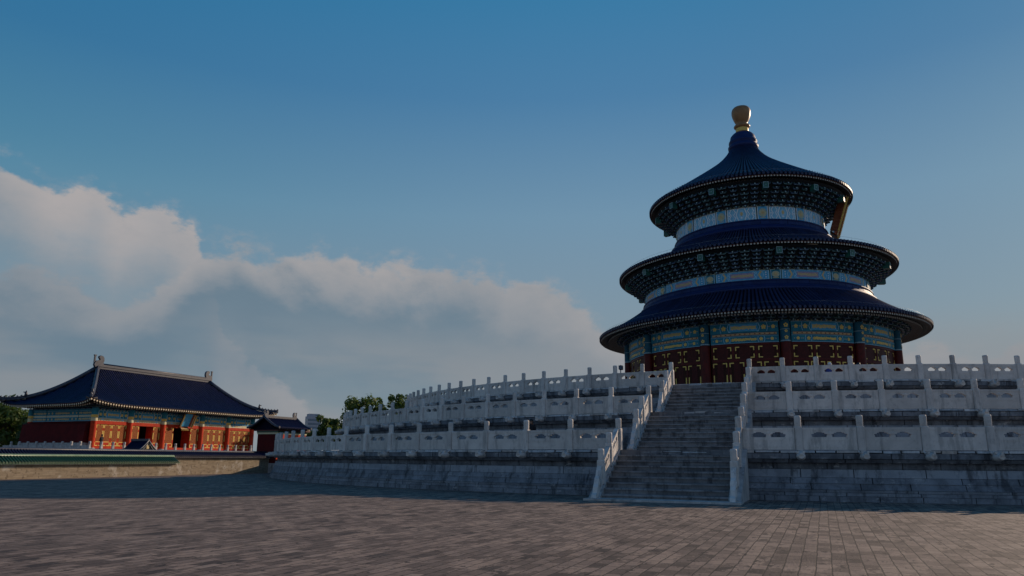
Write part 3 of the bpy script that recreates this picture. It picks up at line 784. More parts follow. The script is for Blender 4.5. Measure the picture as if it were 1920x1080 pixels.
# painted bands ------------------------------------------------------------
class Cyl:
    """ornament laid on a cylinder: s = metres along the arc, z = height"""
    def __init__(c, mb, r): c.b = mb; c.r = r
    def p(c, s, z, o): a = s/c.r; return ((c.r+o)*cos(a), (c.r+o)*sin(a), z - Z0)
    def slab(c, s0, s1, z0, z1, o, m, n=None, base=-.06):
        c.b.use(m); n = n or max(1, int(abs(s1-s0)/.35))
        for i in range(n):
            a, d = s0+(s1-s0)*i/n, s0+(s1-s0)*(i+1)/n
            c.b.quad(c.p(a, z0, o), c.p(d, z0, o), c.p(d, z1, o), c.p(a, z1, o))
            c.b.quad(c.p(a, z1, o), c.p(d, z1, o), c.p(d, z1, base), c.p(a, z1, base))
            c.b.quad(c.p(a, z0, base), c.p(d, z0, base), c.p(d, z0, o), c.p(a, z0, o))
        c.b.quad(c.p(s0, z0, base), c.p(s0, z0, o), c.p(s0, z1, o), c.p(s0, z1, base))
        c.b.quad(c.p(s1, z0, o), c.p(s1, z0, base), c.p(s1, z1, base), c.p(s1, z1, o))
    def rib(c, pts, w, o, m):
        c.b.use(m)
        for (a, z), (d, y) in zip(pts, pts[1:]):
            L = math.hypot(d-a, y-z) or 1; nx, nz = -(y-z)/L*w/2, (d-a)/L*w/2
            ex, ez = (d-a)/L*w*.25, (y-z)/L*w*.25
            c.b.quad(c.p(a-nx-ex, z-nz-ez, o), c.p(d-nx+ex, y-nz+ez, o), c.p(d+nx+ex, y+nz+ez, o), c.p(a+nx-ex, z+nz-ez, o))
    def disc(c, s, z, rs, rz, o, m, n=12):
        c.b.use(m); k = len(c.b.v)
        for q in range(n): c.b.v.append(c.p(s+rs*cos(2*pi*q/n), z+rz*sin(2*pi*q/n), o))
        c.b.face([k+q for q in range(n)])
    def flower(c, s, z, r, o, m):
        for q in range(5):
            t = pi/2 + 2*pi*q/5; c.disc(s+r*.6*cos(t), z+r*.6*sin(t), r*.38, r*.38, o, m, 6)
        c.disc(s, z, r*.3, r*.3, o+.004, m, 6)
    def scroll(c, s0, s1, z, h, w, o, m, seed=0):
        rr = random.Random(seed); n = int((s1-s0)/(h*.32)); pts = []
        for i in range(n+1):
            pts.append((s0+(s1-s0)*i/n, z + h*.5*(1 if i % 2 else -1)*rr.uniform(.5, 1)))
        c.rib(pts, w, o, m)
        pts2 = [(s0+(s1-s0)*i/n, z + h*.5*(-1 if i % 2 else 1)*rr.uniform(.4, 1)) for i in range(n+1)]
        c.rib(pts2, w, o+.003, m)
def wavy(s, z0, z1, amp, n=2, ph=0):
    K = 8*n; return [(s + amp*(abs(((i/K*n+ph) % 1)*2-1)*2-1), z0+(z1-z0)*i/K) for i in range(K+1)]

# drum behind everything
b = MB().use('dark'); b.lathe(hz_([(11.9, H[3]), (11.9, 13.4), (10.4, 14.5), (10.4, 18.3), (7.05, 21), (7.05, 26.6), (1.0, 26.6)]), 72)
b.obj('drum_core', hall)

def bay_frieze(r, z0, z1, colw, kind):
    """one 30 degree bay of the two upper bands: a column square at -15 degrees and the long panel after it"""
    L = R(30)*r; q = colw/2; out = []
    s0 = -L/2
    # long panel
    b = MB(); c = Cyl(b, r); bgm = 'fz_blue' if kind == 'up' else 'fz_deep'; ln = 'fz_white' if kind == 'up' else 'fz_light'
    a, d = s0+q+.06, L/2-q-.06; mid = (a+d)/2; h = z1-z0
    c.slab(a, d, z0, z1, 0, bgm)
    c.slab(a, d, z0, z0+.05, .012, ln); c.slab(a, d, z1-.05, z1, .012, ln)
    for sg in (-1, 1):
        e = mid+sg*(d-a)/2
        c.slab(min(e, e-sg*.09), max(e, e-sg*.09), z0+.05, z1-.05, .012, ln)
    W_ = (d-a)/2
    if kind == 'up':
        for sg in (-1, 1):
            c.rib(wavy(mid+sg*W_*.30, z0+.08, z1-.08, sg*.10, 1, .5), .10, .014, ln)
            c.rib(wavy(mid+sg*W_*.48, z0+.06, z1-.06, sg*.09, 2), .075, .014, ln)
            c.rib(wavy(mid+sg*W_*.62, z0+.06, z1-.06, sg*.09, 2), .065, .014, 'fz_light')
            c.rib(wavy(mid+sg*W_*.78, z0+.06, z1-.06, sg*.08, 2, .5), .08, .014, ln)
            c.flower(mid+sg*W_*.86, z0+h*.5, .09, .016, 'fz_white')
        c.disc(mid, z0+h*.5, .27, h*.36, .010, 'fz_violet' if random.random() < .6 else 'fz_light')
        c.disc(mid, z0+h*.55, .13, h*.16, .016, 'dimgold'); c.disc(mid, z0+h*.25, .10, h*.06, .016, 'fz_white', 8)
    else:
        c.slab(mid-W_*.44, mid+W_*.44, z0+h*.2, z1-h*.2, .010, 'fz_violet')
        pts = [(mid-W_*.46, z0+h*.16), (mid+W_*.46, z0+h*.16), (mid+W_*.50, z0+h*.34), (mid+W_*.45, z0+h*.5), (mid+W_*.50, z0+h*.66), (mid+W_*.46, z1-h*.16), (mid-W_*.46, z1-h*.16), (mid-W_*.50, z0+h*.66), (mid-W_*.45, z0+h*.5), (mid-W_*.50, z0+h*.34), (mid-W_*.46, z0+h*.16)]
        c.rib(pts, .06, .016, ln)
        c.scroll(mid-W_*.40, mid+W_*.40, z0+h*.5, h*.36, .045, .016, 'dimgold', 3)
        for sg in (-1, 1):
            c.rib(wavy(mid+sg*W_*.54, z0+.08, z1-.08, -sg*.06, 1), .05, .014, ln)
            c.rib(wavy(mid+sg*W_*.66, z0+.10, z1-.10, -sg*.09, 1, .5), .15, .012, 'dimgold')
            c.rib(wavy(mid+sg*W_*.77, z0+.08, z1-.08, -sg*.06, 1), .05, .014, ln)
            for zz in (.25, .5, .75): c.flower(mid+sg*W_*.88, z0+h*zz, .065, .016, 'fz_white')
    out.append(('painted_panel', b))
    # column square
    b = MB(); c = Cyl(b, r)
    c.slab(s0-q+.05, s0+q-.05, z0, z1, .05, 'fz_deep' if kind == 'up' else 'fz_teal')
    for e0, e1 in ((s0-q+.05, s0-q+.11), (s0+q-.11, s0+q-.05)): c.slab(e0, e1, z0, z1, .06, ln)
    c.disc(s0, z0+h*.52, q*.70, h*.33, .062, 'palegold', 16); c.rib([(s0-q*.5, z0+h*.14), (s0+q*.5, z0+h*.14)], .05, .062, 'dimgold')
    c.flower(s0, z0+h*.52, q*.42, .068, 'dimgold')
    out.append(('column_head', b))
    b = MB(); c = Cyl(b, r); c.slab(s0+q-.05, s0+q+.06, z0, z1, -.03, 'fz_green'); c.slab(s0-q-.06, s0-q+.05, z0, z1, -.03, 'fz_green')
    out.append(('gap_board', b))
    return out
for (r, z0, z1, cw, kind) in ((7.24, 23.52, 24.80, 1.05, 'up'), (10.72, 16.93, 17.76, .95, 'mid')):
    for nm, b in bay_frieze(r, z0, z1, cw, kind):
        me = b.mesh(nm)
        for k in range(12): link(me, nm, hall, (0, 0, 0), R(30*k))

# lowest storey -------------------------------------------------------------
rl = 12.55; L = R(30)*rl; s0 = -L/2; q = .47
b = MB(); c = Cyl(b, rl)
za, zb, zc, zd, ze = 11.12, 11.70, 11.74, 11.98, 12.86
a, d = s0+q+.03, L/2-q-.03; mid = 0
c.slab(a, d, za, zb, 0, 'fz_teal'); me_low = b
for z_, m_ in ((za, 'fz_light'), (zb-.03, 'fz_light')): c.slab(a+.02, d-.02, z_, z_+.03, .008, 'fz_light')
h = zb-za
c.scroll(-1.0, 1.0, za+h*.5, h*.42, .05, .012, 'gold', 5)
for sg in (-1, 1):
    c.flower(sg*1.38, za+h*.5, .17, .012, 'gold'); c.flower(sg*2.25, za+h*.5, .15, .012, 'gold'); c.disc(sg*1.85, za+h*.5, .04, .04, .012, 'dimgold', 6); c.disc(sg*1.98, za+h*.5, .04, .04, .012, 'dimgold', 6); c.disc(sg*2.55, za+h*.5, .04, .04, .012, 'dimgold', 6)
    c.rib([(sg*1.16, za+.06), (sg*1.10, za+h*.5), (sg*1.16, zb-.06)], .04, .012, 'fz_light'); c.rib([(sg*1.62, za+.06), (sg*1.68, za+h*.5), (sg*1.62, zb-.06)], .04, .012, 'fz_light')
lower_beam = b.mesh('painted_beam')
b = MB(); c = Cyl(b, rl); c.slab(a, d, zc, zd, -.03, 'fz_teal'); c.slab(a+.15, d-.15, zc+.03, zd-.03, -.015, 'orange_strip')
for i in range(26):
    s = a+.3+(d-a-.6)*i/25; c.disc(s, (zc+zd)/2, .06, .05, -.008, 'red_dark' if i % 2 else 'dimgold', 6)
strip = b.mesh('orange_strip_board')
b = MB(); c = Cyl(b, rl); z0_, z1_ = zd+.02, ze-.02; h = z1_-z0_
c.slab(a, d, z0_, z1_, .03, 'fz_teal')
c.slab(-1.15, 1.15, z0_+.1, z1_-.1, .036, 'fz_deep'); pts = [(-1.2, z0_+.08), (1.2, z0_+.08), (1.32, z0_+h*.5), (1.2, z1_-.08), (-1.2, z1_-.08), (-1.32, z0_+h*.5), (-1.2, z0_+.08)]
c.rib(pts, .05, .042, 'fz_light'); c.scroll(-1.02, 1.02, z0_+h*.5, h*.44, .055, .044, 'gold', 9)
for sg in (-1, 1):
    c.flower(sg*1.62, z0_+h*.5, .22, .042, 'gold'); c.flower(sg*2.38, z0_+h*.5, .18, .042, 'gold')
    for s in (1.98, 2.08, 2.66): c.disc(sg*s, z0_+h*.5, .04, .04, .042, 'dimgold', 6)
    c.rib([(sg*1.86, z0_+.06), (sg*1.94, z0_+h*.5), (sg*1.86, z1_-.06)], .04, .042, 'fz_light')
c.slab(a, d, z1_-.03, z1_, .045, 'fz_light')
for i in range(14): c.disc(a+.2+(d-a-.4)*i/13, ze+.04, .09, .06, .09, 'dimgold', 8)
upper_beam = b.mesh('painted_beam')
# column
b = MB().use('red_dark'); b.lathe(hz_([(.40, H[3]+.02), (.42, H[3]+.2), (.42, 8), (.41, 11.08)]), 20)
colm = b.mesh('column')
b = MB().use('fz_dteal'); b.lathe([(.40, 11.06-Z0), (.40, 12.9-Z0)], 20)
for z, rr in ((11.42, .17), (11.95, .13), (12.45, .2)):
    for yy in ((0,) if rr > .1 else ()):
        b.use('gold')
        for qn in range(5):
            t = pi/2+2*pi*qn/5; k = len(b.v)
            for w in range(6): b.v.append((.42, rr*.6*cos(t)+rr*.38*cos(w*pi/3), z-Z0+rr*.6*sin(t)+rr*.38*sin(w*pi/3)))
            b.face([k+w for w in range(6)])
b.use('bk_edge'); b.lathe([(.405, 11.12-Z0), (.41, 11.14-Z0), (.41, 11.19-Z0), (.405, 11.2-Z0)], 20); b.lathe([(.41, 12.1-Z0), (.41, 12.14-Z0)], 20)
colh = b.mesh('column_head')
plinth = MB().use('marble', .5); plinth.lathe(hz_([(.62, H[3]), (.62, H[3]+.08), (.5, H[3]+.14), (.45, H[3]+.22)]), 20)
plin = plinth.mesh('column_base')
for k in range(12):
    th = R(30*k)
    link(lower_beam, 'painted_beam', hall, (0, 0, 0), th); link(strip, 'orange_strip_board', hall, (0, 0, 0), th); link(upper_beam, 'painted_beam', hall, (0, 0, 0), th)
    t2 = R(30*k+15); x, y = 12.62*cos(t2), 12.62*sin(t2)
    cc = link(colm, 'column', hall, (x, y, 0), t2)
    link(colh, 'column_head', cc, (0, 0, 0), 0); link(plin, 'column_base', cc, (0, 0, 0), 0)
# frame, transoms and doors of a bay
rd = 12.42
def frame_parts():
    b = MB(); c = Cyl(b, rd)
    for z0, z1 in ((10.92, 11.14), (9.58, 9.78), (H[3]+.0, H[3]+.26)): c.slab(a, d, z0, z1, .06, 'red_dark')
    w = d-a
    for i in range(4): 
        s = a + w*i/3; c.slab(s-.09 if i else s, s+.09 if i < 3 else s, 9.78, 10.92, .06, 'red_dark')
    for i in range(5):
        s = a + w*i/4; c.slab(s-.05 if i else s, s+.05 if i < 4 else s, H[3]+.26, 9.58, .05, 'red_dark')
    return b.mesh('door_frame')
fr = frame_parts()
def corner_set(c, x0, x1, z0, z1, o, ln, w, m='gold'):
    for sx, xx in ((1, x0), (-1, x1)):
        for sz, zz in ((1, z0), (-1, z1)):
            c.slab(min(xx, xx+sx*ln), max(xx, xx+sx*ln), min(zz, zz+sz*w), max(zz, zz+sz*w), o, m, 1, o-.01)
            c.slab(min(xx, xx+sx*w), max(xx, xx+sx*w), min(zz+sz*w, zz+sz*ln), max(zz+sz*w, zz+sz*ln), o, m, 1, o-.01)
def latt(c, s0, s1, z0, z1, o):
    c.b.use('lattice_dark'); c.b.quad(c.p(s0, z0, o), c.p(s1, z0, o), c.p(s1, z1, o), c.p(s0, z1, o), [(s0, z0), (s1, z0), (s1, z1), (s0, z1)])
w = d-a
tr = []
for i in range(3):
    x0, x1 = a+w*i/3+.09, a+w*(i+1)/3-.09; xm = (x0+x1)/2; W2 = x1-x0
    b = MB(); c = Cyl(b, rd); hw = W2/2
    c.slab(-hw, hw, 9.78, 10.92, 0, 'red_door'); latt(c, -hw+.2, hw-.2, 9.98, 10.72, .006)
    g2 = b; cg = c; corner_set(cg, -hw+.07, hw-.07, 9.86, 10.84, .02, .34, .085)
    tr.append((xm/rd, b, g2))
tm_ = tr[0][1].mesh('transom_window')
b = MB(); c = Cyl(b, rd); hw = w/8-.05; zl, zh = H[3]+.27, 9.57
c.slab(-hw, hw, zl, zh, 0, 'red_door'); latt(c, -hw+.16, hw-.16, 7.3, zh-.2, .006)
c.slab(-hw+.14, hw-.14, 6.2, 7.0, .014, 'red_dark')
cg = c; corner_set(cg, -hw+.05, hw-.05, zl+.08, zh-.06, .03, .36, .085)
for sg in (-1, 1): cg.slab(sg*(hw-.10)-.05, sg*(hw-.10)+.05, 7.5, 8.5, .03, 'gold', 1, .02); cg.slab(sg*(hw-.10)-.05, sg*(hw-.10)+.05, 6.4, 6.9, .03, 'gold', 1, .02)
dm = b.mesh('door_leaf')
for k in range(12):
    th = R(30*k); link(fr, 'door_frame', hall, (0, 0, 0), th)
    for i in range(3):
        t = link(tm_, 'transom_window', hall, (0, 0, 0), th + tr[i][0])
    for i in range(4):
        t = link(dm, 'door_leaf', hall, (0, 0, 0), th + (a + w*(i+.5)/4)/rd)

# finial
b = MB().use('ringtile'); b.lathe(hz_([(1.30, 33.55), (1.52, 33.72), (1.55, 34.0), (1.38, 34.12), (1.36, 34.3), (1.46, 34.42), (1.42, 34.62), (1.30, 34.72), (1.30, 34.9), (1.24, 35.15), (1.02, 35.42), (.80, 35.5)]), 40)
f = b.obj('finial', hall)
b = MB().use('goldball'); b.lathe(hz_([(.80, 35.42), (.86, 35.5), (.80, 35.6), (.64, 35.64), (.62, 35.72)]), 36)
b.use('gold'); b.lathe(hz_([(.63, 35.7), (.66, 35.85), (.63, 36.12)]), 36)
b.obj('gilt_neck', f)
b = MB().use('goldball'); b.lathe(hz_([(.62, 36.1), (.80, 36.22), (.84, 36.34), (.78, 36.46), (.60, 36.54), (.56, 36.62), (.66, 36.80), (.80, 37.10), (.92, 37.45), (.985, 37.8), (.985, 38.08), (.92, 38.32), (.78, 38.48), (.5, 38.58), (.25, 38.62), (.001, 38.635)]), 40)
b.obj('gilt_ball', f)

# name board hanging under the topmost eave, seen almost edge on
def board(name, Wb, Hb, label, dep=.46, flare=.42):
    b = MB().use('fz_deep'); b.box(-.06, .06, -Wb/2, Wb/2, -Hb/2, Hb/2)
    root_b = b
    fr = MB()
    n = 14
    def edge(y0, z0, y1, z1, ny, nz):     # flared carved border with a scalloped rim
        L = math.hypot(y1-y0, z1-z0); k = max(6, int(L/.28))
        for i in range(k):
            f0, f1 = i/k, (i+1)/k
            for j, (fa, fb) in enumerate(((f0, (f0+f1)/2), ((f0+f1)/2, f1))):
                e0 = flare*(1.0 + (.10 if j else .0)); e1 = flare*(1.0 + (.0 if j else .10))
                A = (y0+(y1-y0)*fa, z0+(z1-z0)*fa); B_ = (y0+(y1-y0)*fb, z0+(z1-z0)*fb)
                fr.use('board_side')
                p = [(-.1, A[0], A[1]), (-.1, B_[0], B_[1]), (.02+dep, B_[0]+ny*e1, B_[1]+nz*e1), (.02+dep, A[0]+ny*e0, A[1]+nz*e0)]
                q_ = [(x-.09, y+ny*.05, z+nz*.05) for x, y, z in p]
                fr.add(p+q_, [(0, 1, 2, 3), (7, 6, 5, 4), (0, 4, 5, 1)])
                fr.use('gold'); fr.add([p[3], p[2], q_[2], q_[3]], [(0, 1, 2, 3)])
                c0 = Vector(p[3])*.5+Vector(p[2])*.5; s = .10
                fr.add([tuple(c0+Vector(v)*s) for v in ((1, 0, 0), (0, 1, 0), (-1, 0, 0), (0, -1, 0), (0, 0, 1), (0, 0, -1))], [(0, 1, 4), (1, 2, 4), (2, 3, 4), (3, 0, 4), (1, 0, 5), (2, 1, 5), (3, 2, 5), (0, 3, 5)])
                m0 = (Vector(p[0])*.4+Vector(p[3])*.6); m1 = (Vector(p[1])*.4+Vector(p[2])*.6); off = Vector((.03, -ny*.03, -nz*.03))
                fr.use('dimgold'); fr.add([tuple(m0+off), tuple(m1+off), tuple(m1*.6+Vector(p[2])*.4+off), tuple(m0*.6+Vector(p[3])*.4+off)], [(0, 1, 2, 3)])
    edge(-Wb/2, Hb/2, -Wb/2, -Hb/2, -1, 0); edge(Wb/2, -Hb/2, Wb/2, Hb/2, 1, 0); edge(-Wb/2, -Hb/2, Wb/2, -Hb/2, 0, -1); edge(Wb/2, Hb/2, -Wb/2, Hb/2, 0, 1)
    return b, fr
b, fr_ = board('name_board', 1.7, 3.5, '', dep=.6, flare=.36)
t = AXIS + R(88)
bd = b.obj('name_board', None, (HX + 8.4*cos(t), HY + 8.4*sin(t), 25.1), t)
bd.rotation_euler = (0, R(18), t)
tag(bd, 'gilt framed name board hanging edge on under the topmost eave of the round hall', 'name board')
fr_.obj('carved_frame', bd)

# lamp on a thin pole at the hall's side
t = AXIS + R(-84)
lp = empty('lamp_pole', (HX + 13.6*cos(t), HY + 13.6*sin(t), H[3]), t, 'thin blue pole with a small box lamp beside the round hall', 'lamp pole')
b = MB().use('metal'); b.tube([(0, 0, 0), (0, 0, 5.6)], .05, 8); b.obj('pole', lp)
b = MB().use('metal'); b.box(-.2, .2, -.55, .12, 5.15, 5.55); b.use('dark'); b.box(-.15, .15, -.5, .07, 5.12, 5.151); b.obj('lamp_box', lp)
# ------------------------------------------------------------------ hip roofed hall beyond the wall
Ev = Vector((.3903, .9207, 0)); Nv = Vector((-.9207, .3903, 0)); EROT = math.atan2(.9207, .3903)
def en(u, d, z=0): return Ev*u + Nv*d + Vector((0, 0, z))
def straight_roof(root, a, b_, rdg, ze, zr, nrib_sp, lift, tile, rib, tipmat, power=1.55, name='roof', rowgap=.36, tips=True):
    """hip roof centred on the local origin: eave half sizes a (x), b_ (y), ridge half length rdg"""
    def zp(t): return ze + (zr-ze)*max(0., 1-t)**power
    def zz(t, s): return zp(t) + lift*abs(s)**7*t**3
    def sf(face, s, t):      # face 0 south(-y) 1 east 2 north 3 west; s in -1..1, t 0 ridge .. 1 eave
        ext = .35*lift*abs(s)**7*t**3
        if face in (0, 2):
            sg = -1 if face == 0 else 1
            return (s*(rdg+(a-rdg)*t)*(1+ext/a), sg*(b_*t+ext), zz(t, s))
        sg = 1 if face == 1 else -1
        return (sg*(rdg+(a-rdg)*t+ext), s*b_*t*(1+ext/b_), zz(t, s))
    m = MB().use(tile); NS, NT = 28, 12
    for face in range(4):
        o = len(m.v)
        for i in range(NS+1):
            for j in range(NT+1): m.v.append(sf(face, -1+2*i/NS, j/NT))
        for i in range(NS):
            for j in range(NT):
                q = (o+i*(NT+1)+j, o+(i+1)*(NT+1)+j, o+(i+1)*(NT+1)+j+1, o+i*(NT+1)+j+1)
                m.face(q if face in (1, 2) else q[::-1], sm=True)
    rf = m.obj(name, root)
    rb = MB().use(rib); ends = MB(); rad = nrib_sp*.30
    for face in range(4):
        half = a if face in (0, 2) else b_
        n = int(2*half/nrib_sp); rb.use(rib)
        for k in range(n):
            c = -half + (k+.5)*2*half/n; pts = []
            for j in range(11):
                t = j/10
                lim = (rdg+(a-rdg)*t) if face in (0, 2) else b_*t
                if lim < abs(c)+.02: continue
                pts.append(sf(face, c/lim, t))
            if len(pts) < 2: continue
            rb.tint = random.random()
            o = len(rb.v)
            for (x, y, z) in pts:
                for q in range(4):
                    t = pi*q/3; u = rad*cos(t); w = rad*sin(t)*1.1
                    rb.v.append((x+u, y, z+w) if face in (0, 2) else (x, y+u, z+w))
            for j in range(len(pts)-1):
                for q in range(3): rb.face((o+j*4+q, o+(j+1)*4+q, o+(j+1)*4+q+1, o+j*4+q+1), sm=True)
            l = o+(len(pts)-1)*4; rb.face((l, l+1, l+2, l+3))
    rb.obj('tile_ribs', rf)
    if tips:
        f = MB()
        for face in range(4):
            half = a if face in (0, 2) else b_
            n = int(2*half/rowgap)
            sg = (-1, 1, 1, -1)[face]
            for row, (back, dz, w) in enumerate(((.06, -.15, .085), (.75, -.24, .09))):
                for k in range(n):
                    c = -half + (k+.5+.5*row)*2*half/n
                    if abs(c) > half-.1-back: continue
                    x, y, z = sf(face, c/half, 1); z += dz
                    if face in (0, 2):
                        Y = y - sg*back; y2 = Y - sg*.9
                        p = [(x-w, y2, z-w+.25), (x+w, y2, z-w+.25), (x+w, Y, z-w), (x-w, Y, z-w), (x-w, y2, z+w+.25), (x+w, y2, z+w+.25), (x+w, Y, z+w), (x-w, Y, z+w)]
                    else:
                        X = x - sg*back; x2 = X - sg*.9
                        p = [(x2, y-w, z-w+.25), (X, y-w, z-w), (X, y+w, z-w), (x2, y+w, z-w+.25), (x2, y-w, z+w+.25), (X, y-w, z+w), (X, y+w, z+w), (x2, y+w, z+w+.25)]
                    f.use('raft_side'); f.hexa(p)
                    f.use(tipmat)
                    if face in (0, 2):
                        yy = Y + sg*.004; f.quad((x-w, yy, z-w), (x+w, yy, z-w), (x+w, yy, z+w), (x-w, yy, z+w))
                    else:
                        xx = X + sg*.004; f.quad((xx, y-w, z-w), (xx, y+w, z-w), (xx, y+w, z+w), (xx, y-w, z+w))
        # red board under the tile edge and a dark soffit
        f.use('eave_red')
        for face in range(4):
            for i in range(28):
                s0, s1 = -1+2*i/28, -1+2*(i+1)/28
                A, B_ = sf(face, s0, 1), sf(face, s1, 1); iA, iB = sf(face, s0, .985), sf(face, s1, .985)
                f.quad((A[0], A[1], A[2]), (B_[0], B_[1], B_[2]), (iB[0], iB[1], B_[2]-.07), (iA[0], iA[1], A[2]-.07))
        f.use('soffit')
        for face in range(4):
            for i in range(28):
                s0, s1 = -1+2*i/28, -1+2*(i+1)/28
                A, B_ = sf(face, s0, .985), sf(face, s1, .985); k = 1 - 2.6/b_ if b_ > 4 else .6; kx = 1 - 2.6/a if a > 4 else .6
                f.quad((A[0], A[1], A[2]-.07), (B_[0], B_[1], B_[2]-.07), (B_[0]*kx, B_[1]*k, ze+.35), (A[0]*kx, A[1]*k, ze+.35))
        f.obj('eave_rafters', rf)
    return rf, sf
def ridge_beast(mb, x, y, z, s, dirx):
    """upright dragon tail finial for a ridge end: curled plate with a sword hilt"""
    T = lambda X, Y, Z: (x + X*dirx*s, y + Y*s, z + Z*s)
    out = [(-.45, 0), (.62, 0), (.72, .3), (.60, .55), (.70, .85), (.66, 1.2), (.48, 1.42), (.2, 1.5), (.0, 1.38), (-.02, 1.16), (.14, 1.06), (.16, .92), (-.06, .86), (-.34, .78), (-.56, .5), (-.58, .25)]
    mb.extrude(out, [], -.16, .16, T)
    mb.box(-.62, -.44, -.08, .08, .55, 1.5, T); mb.box(-.68, -.38, -.1, .1, 1.38, 1.52, T)
ax0 = empty('hip_roofed_hall', en(73.2, 79), EROT, 'long red hall with sweeping dark blue hip roof behind the masonry wall', 'hall')
cols_x = [-13.05, -8.15, -3.15, 3.25, 8.15, 13.05]
ZB, ZL, ZL2, ZF, ZF2, ZT = 2.25, 5.15, 5.50, 5.56, 5.88, 6.75
DY = 11.2
b = MB().use('coping', .5); b.box(-15.6, 15.6, -3.0, DY+3, 0, ZB)
b.obj('platform', ax0)
pivot = bpy.data.objects.new('roof_frame', None); C.objects.link(pivot); pivot.parent = ax0; pivot.location = (0, DY/2, 0)
rf, sf = straight_roof(ax0, 15.5, 7.85, 9.15, 7.42, 12.45, .33, .62, 'annextile', 'annexrib', 'lit_tip')
bpy.data.objects.remove(pivot)
rf.location = (0, DY/2, 0)
rg = MB().use('ridge'); rg.box(-9.3, 9.3, -.22, .22, 12.35, 12.62); rg.box(-9.3, 9.3, -.30, .30, 12.62, 12.70); rg.box(-9.2, 9.2, -.17, .17, 12.70, 12.92)
rg.tube([(-9.2, 0, 12.97), (9.2, 0, 12.97)], .14, 8)
rg.obj('ridge', rf)
for sgn in (-1, 1):
    k = MB().use('ridge'); ridge_beast(k, sgn*9.2, 0, 12.55, 1.02, -sgn); k.obj('ridge_dragon', rf)
for face, s in ((0, -1), (0, 1), (2, -1), (2, 1)):
    h = MB().use('ridge'); pts = []
    for j in range(15):
        x, y, z = sf(face, s, .02+.98*j/14); pts.append((x, y, z+.16))
    h.tube(pts, [.24]*10+[.15]*5, 6)
    h.tube([(x, y, z+.2) for x, y, z in pts], .11, 5)
    hp = h.obj('hip_ridge', rf)
    for q in range(7):       # small roof figures near the corner
        i0 = 10.3 + q*.58; i = min(int(i0), 13); fr2 = i0 - i
        p = Vector(pts[i])*(1-fr2)+Vector(pts[i+1])*fr2
        k = MB().use('ridge'); sc = 1.9 if q == 0 else 1
        k.tube([(p.x, p.y, p.z+.1), (p.x, p.y, p.z+.30*sc), (p.x, p.y, p.z+.46*sc)], [.10*sc, .085*sc, .03], 6)
        k.tube([(p.x, p.y, p.z+.34*sc), (p.x+.13*s*sc, p.y+(-.13 if face == 0 else .13)*sc, p.z+.36*sc)], [.055*sc, .03], 5)
        k.obj('roof_figure', hp)
# walls
b = MB().use('red_wall')
for sx in (-1, 1):
    x0, x1 = (-13.75, -12.9) if sx < 0 else (12.9, 13.75)
    xb, xt = (x0-.10, x0+.05) if sx < 0 else (x1+.10, x1-.05)
    xi = x1 if sx < 0 else x0
    ys, yn = .45, DY+.5
    p = [(min(xb, xi), ys, ZB+.7), (max(xb, xi), ys, ZB+.7), (max(xb, xi), yn+.1, ZB+.7), (min(xb, xi), yn+.1, ZB+.7), (min(xt, xi), ys, ZL), (max(xt, xi), ys, ZL), (max(xt, xi), yn, ZL), (min(xt, xi), yn, ZL)]
    b.hexa(p)
    q2 = (xi-sx*.02)  # sloping shoulder
    b.hexa([(min(xt, xi), ys, ZL+.002), (max(xt, xi), ys, ZL+.002), (max(xt, xi), yn, ZL+.002), (min(xt, xi), yn, ZL+.002), (min(xi, xi+sx*.25), ys, ZL+.32), (max(xi, xi+sx*.25), ys, ZL+.32), (max(xi, xi+sx*.25), yn-.3, ZL+.32), (min(xi, xi+sx*.25), yn-.3, ZL+.32)])
    b.use('coping', .2); b.box(min(x0, x1)-.12, max(x0, x1)+.12, ys-.02, yn+.14, ZB, ZB+.7); b.use('red_wall')
b.box(-12.9, 12.9, DY, DY+.6, ZB, ZL+.3)
b.obj('wall', ax0)
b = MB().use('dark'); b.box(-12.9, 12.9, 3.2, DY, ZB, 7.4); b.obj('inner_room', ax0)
# columns with yellow heads
cm = MB().use('red_beam'); cm.lathe([(.34, ZB+.12), (.34, ZL2+.0)], 16); cm.use('coping', .5); cm.lathe([(.46, ZB), (.46, ZB+.06), (.36, ZB+.13)], 16)
ch = MB().use('yelwhite'); ch.lathe([(.37, ZL2), (.37, ZF2)], 16); ch.use('fz_teal'); ch.lathe([(.38, ZF2), (.38, ZT+.3)], 16); ch.use('gold'); ch.lathe([(.372, ZF2+.02), (.39, ZF2+.05), (.39, ZF2+.35)], 16)
cme, che = cm.mesh('column'), ch.mesh('column_head')
for x in cols_x:
    for y in ((0, DY) if abs(x) > 13 else (0,)):
        c_ = link(cme, 'column', ax0, (x, y, 0), 0); link(che, 'column_head', c_, (0, 0, 0), 0)
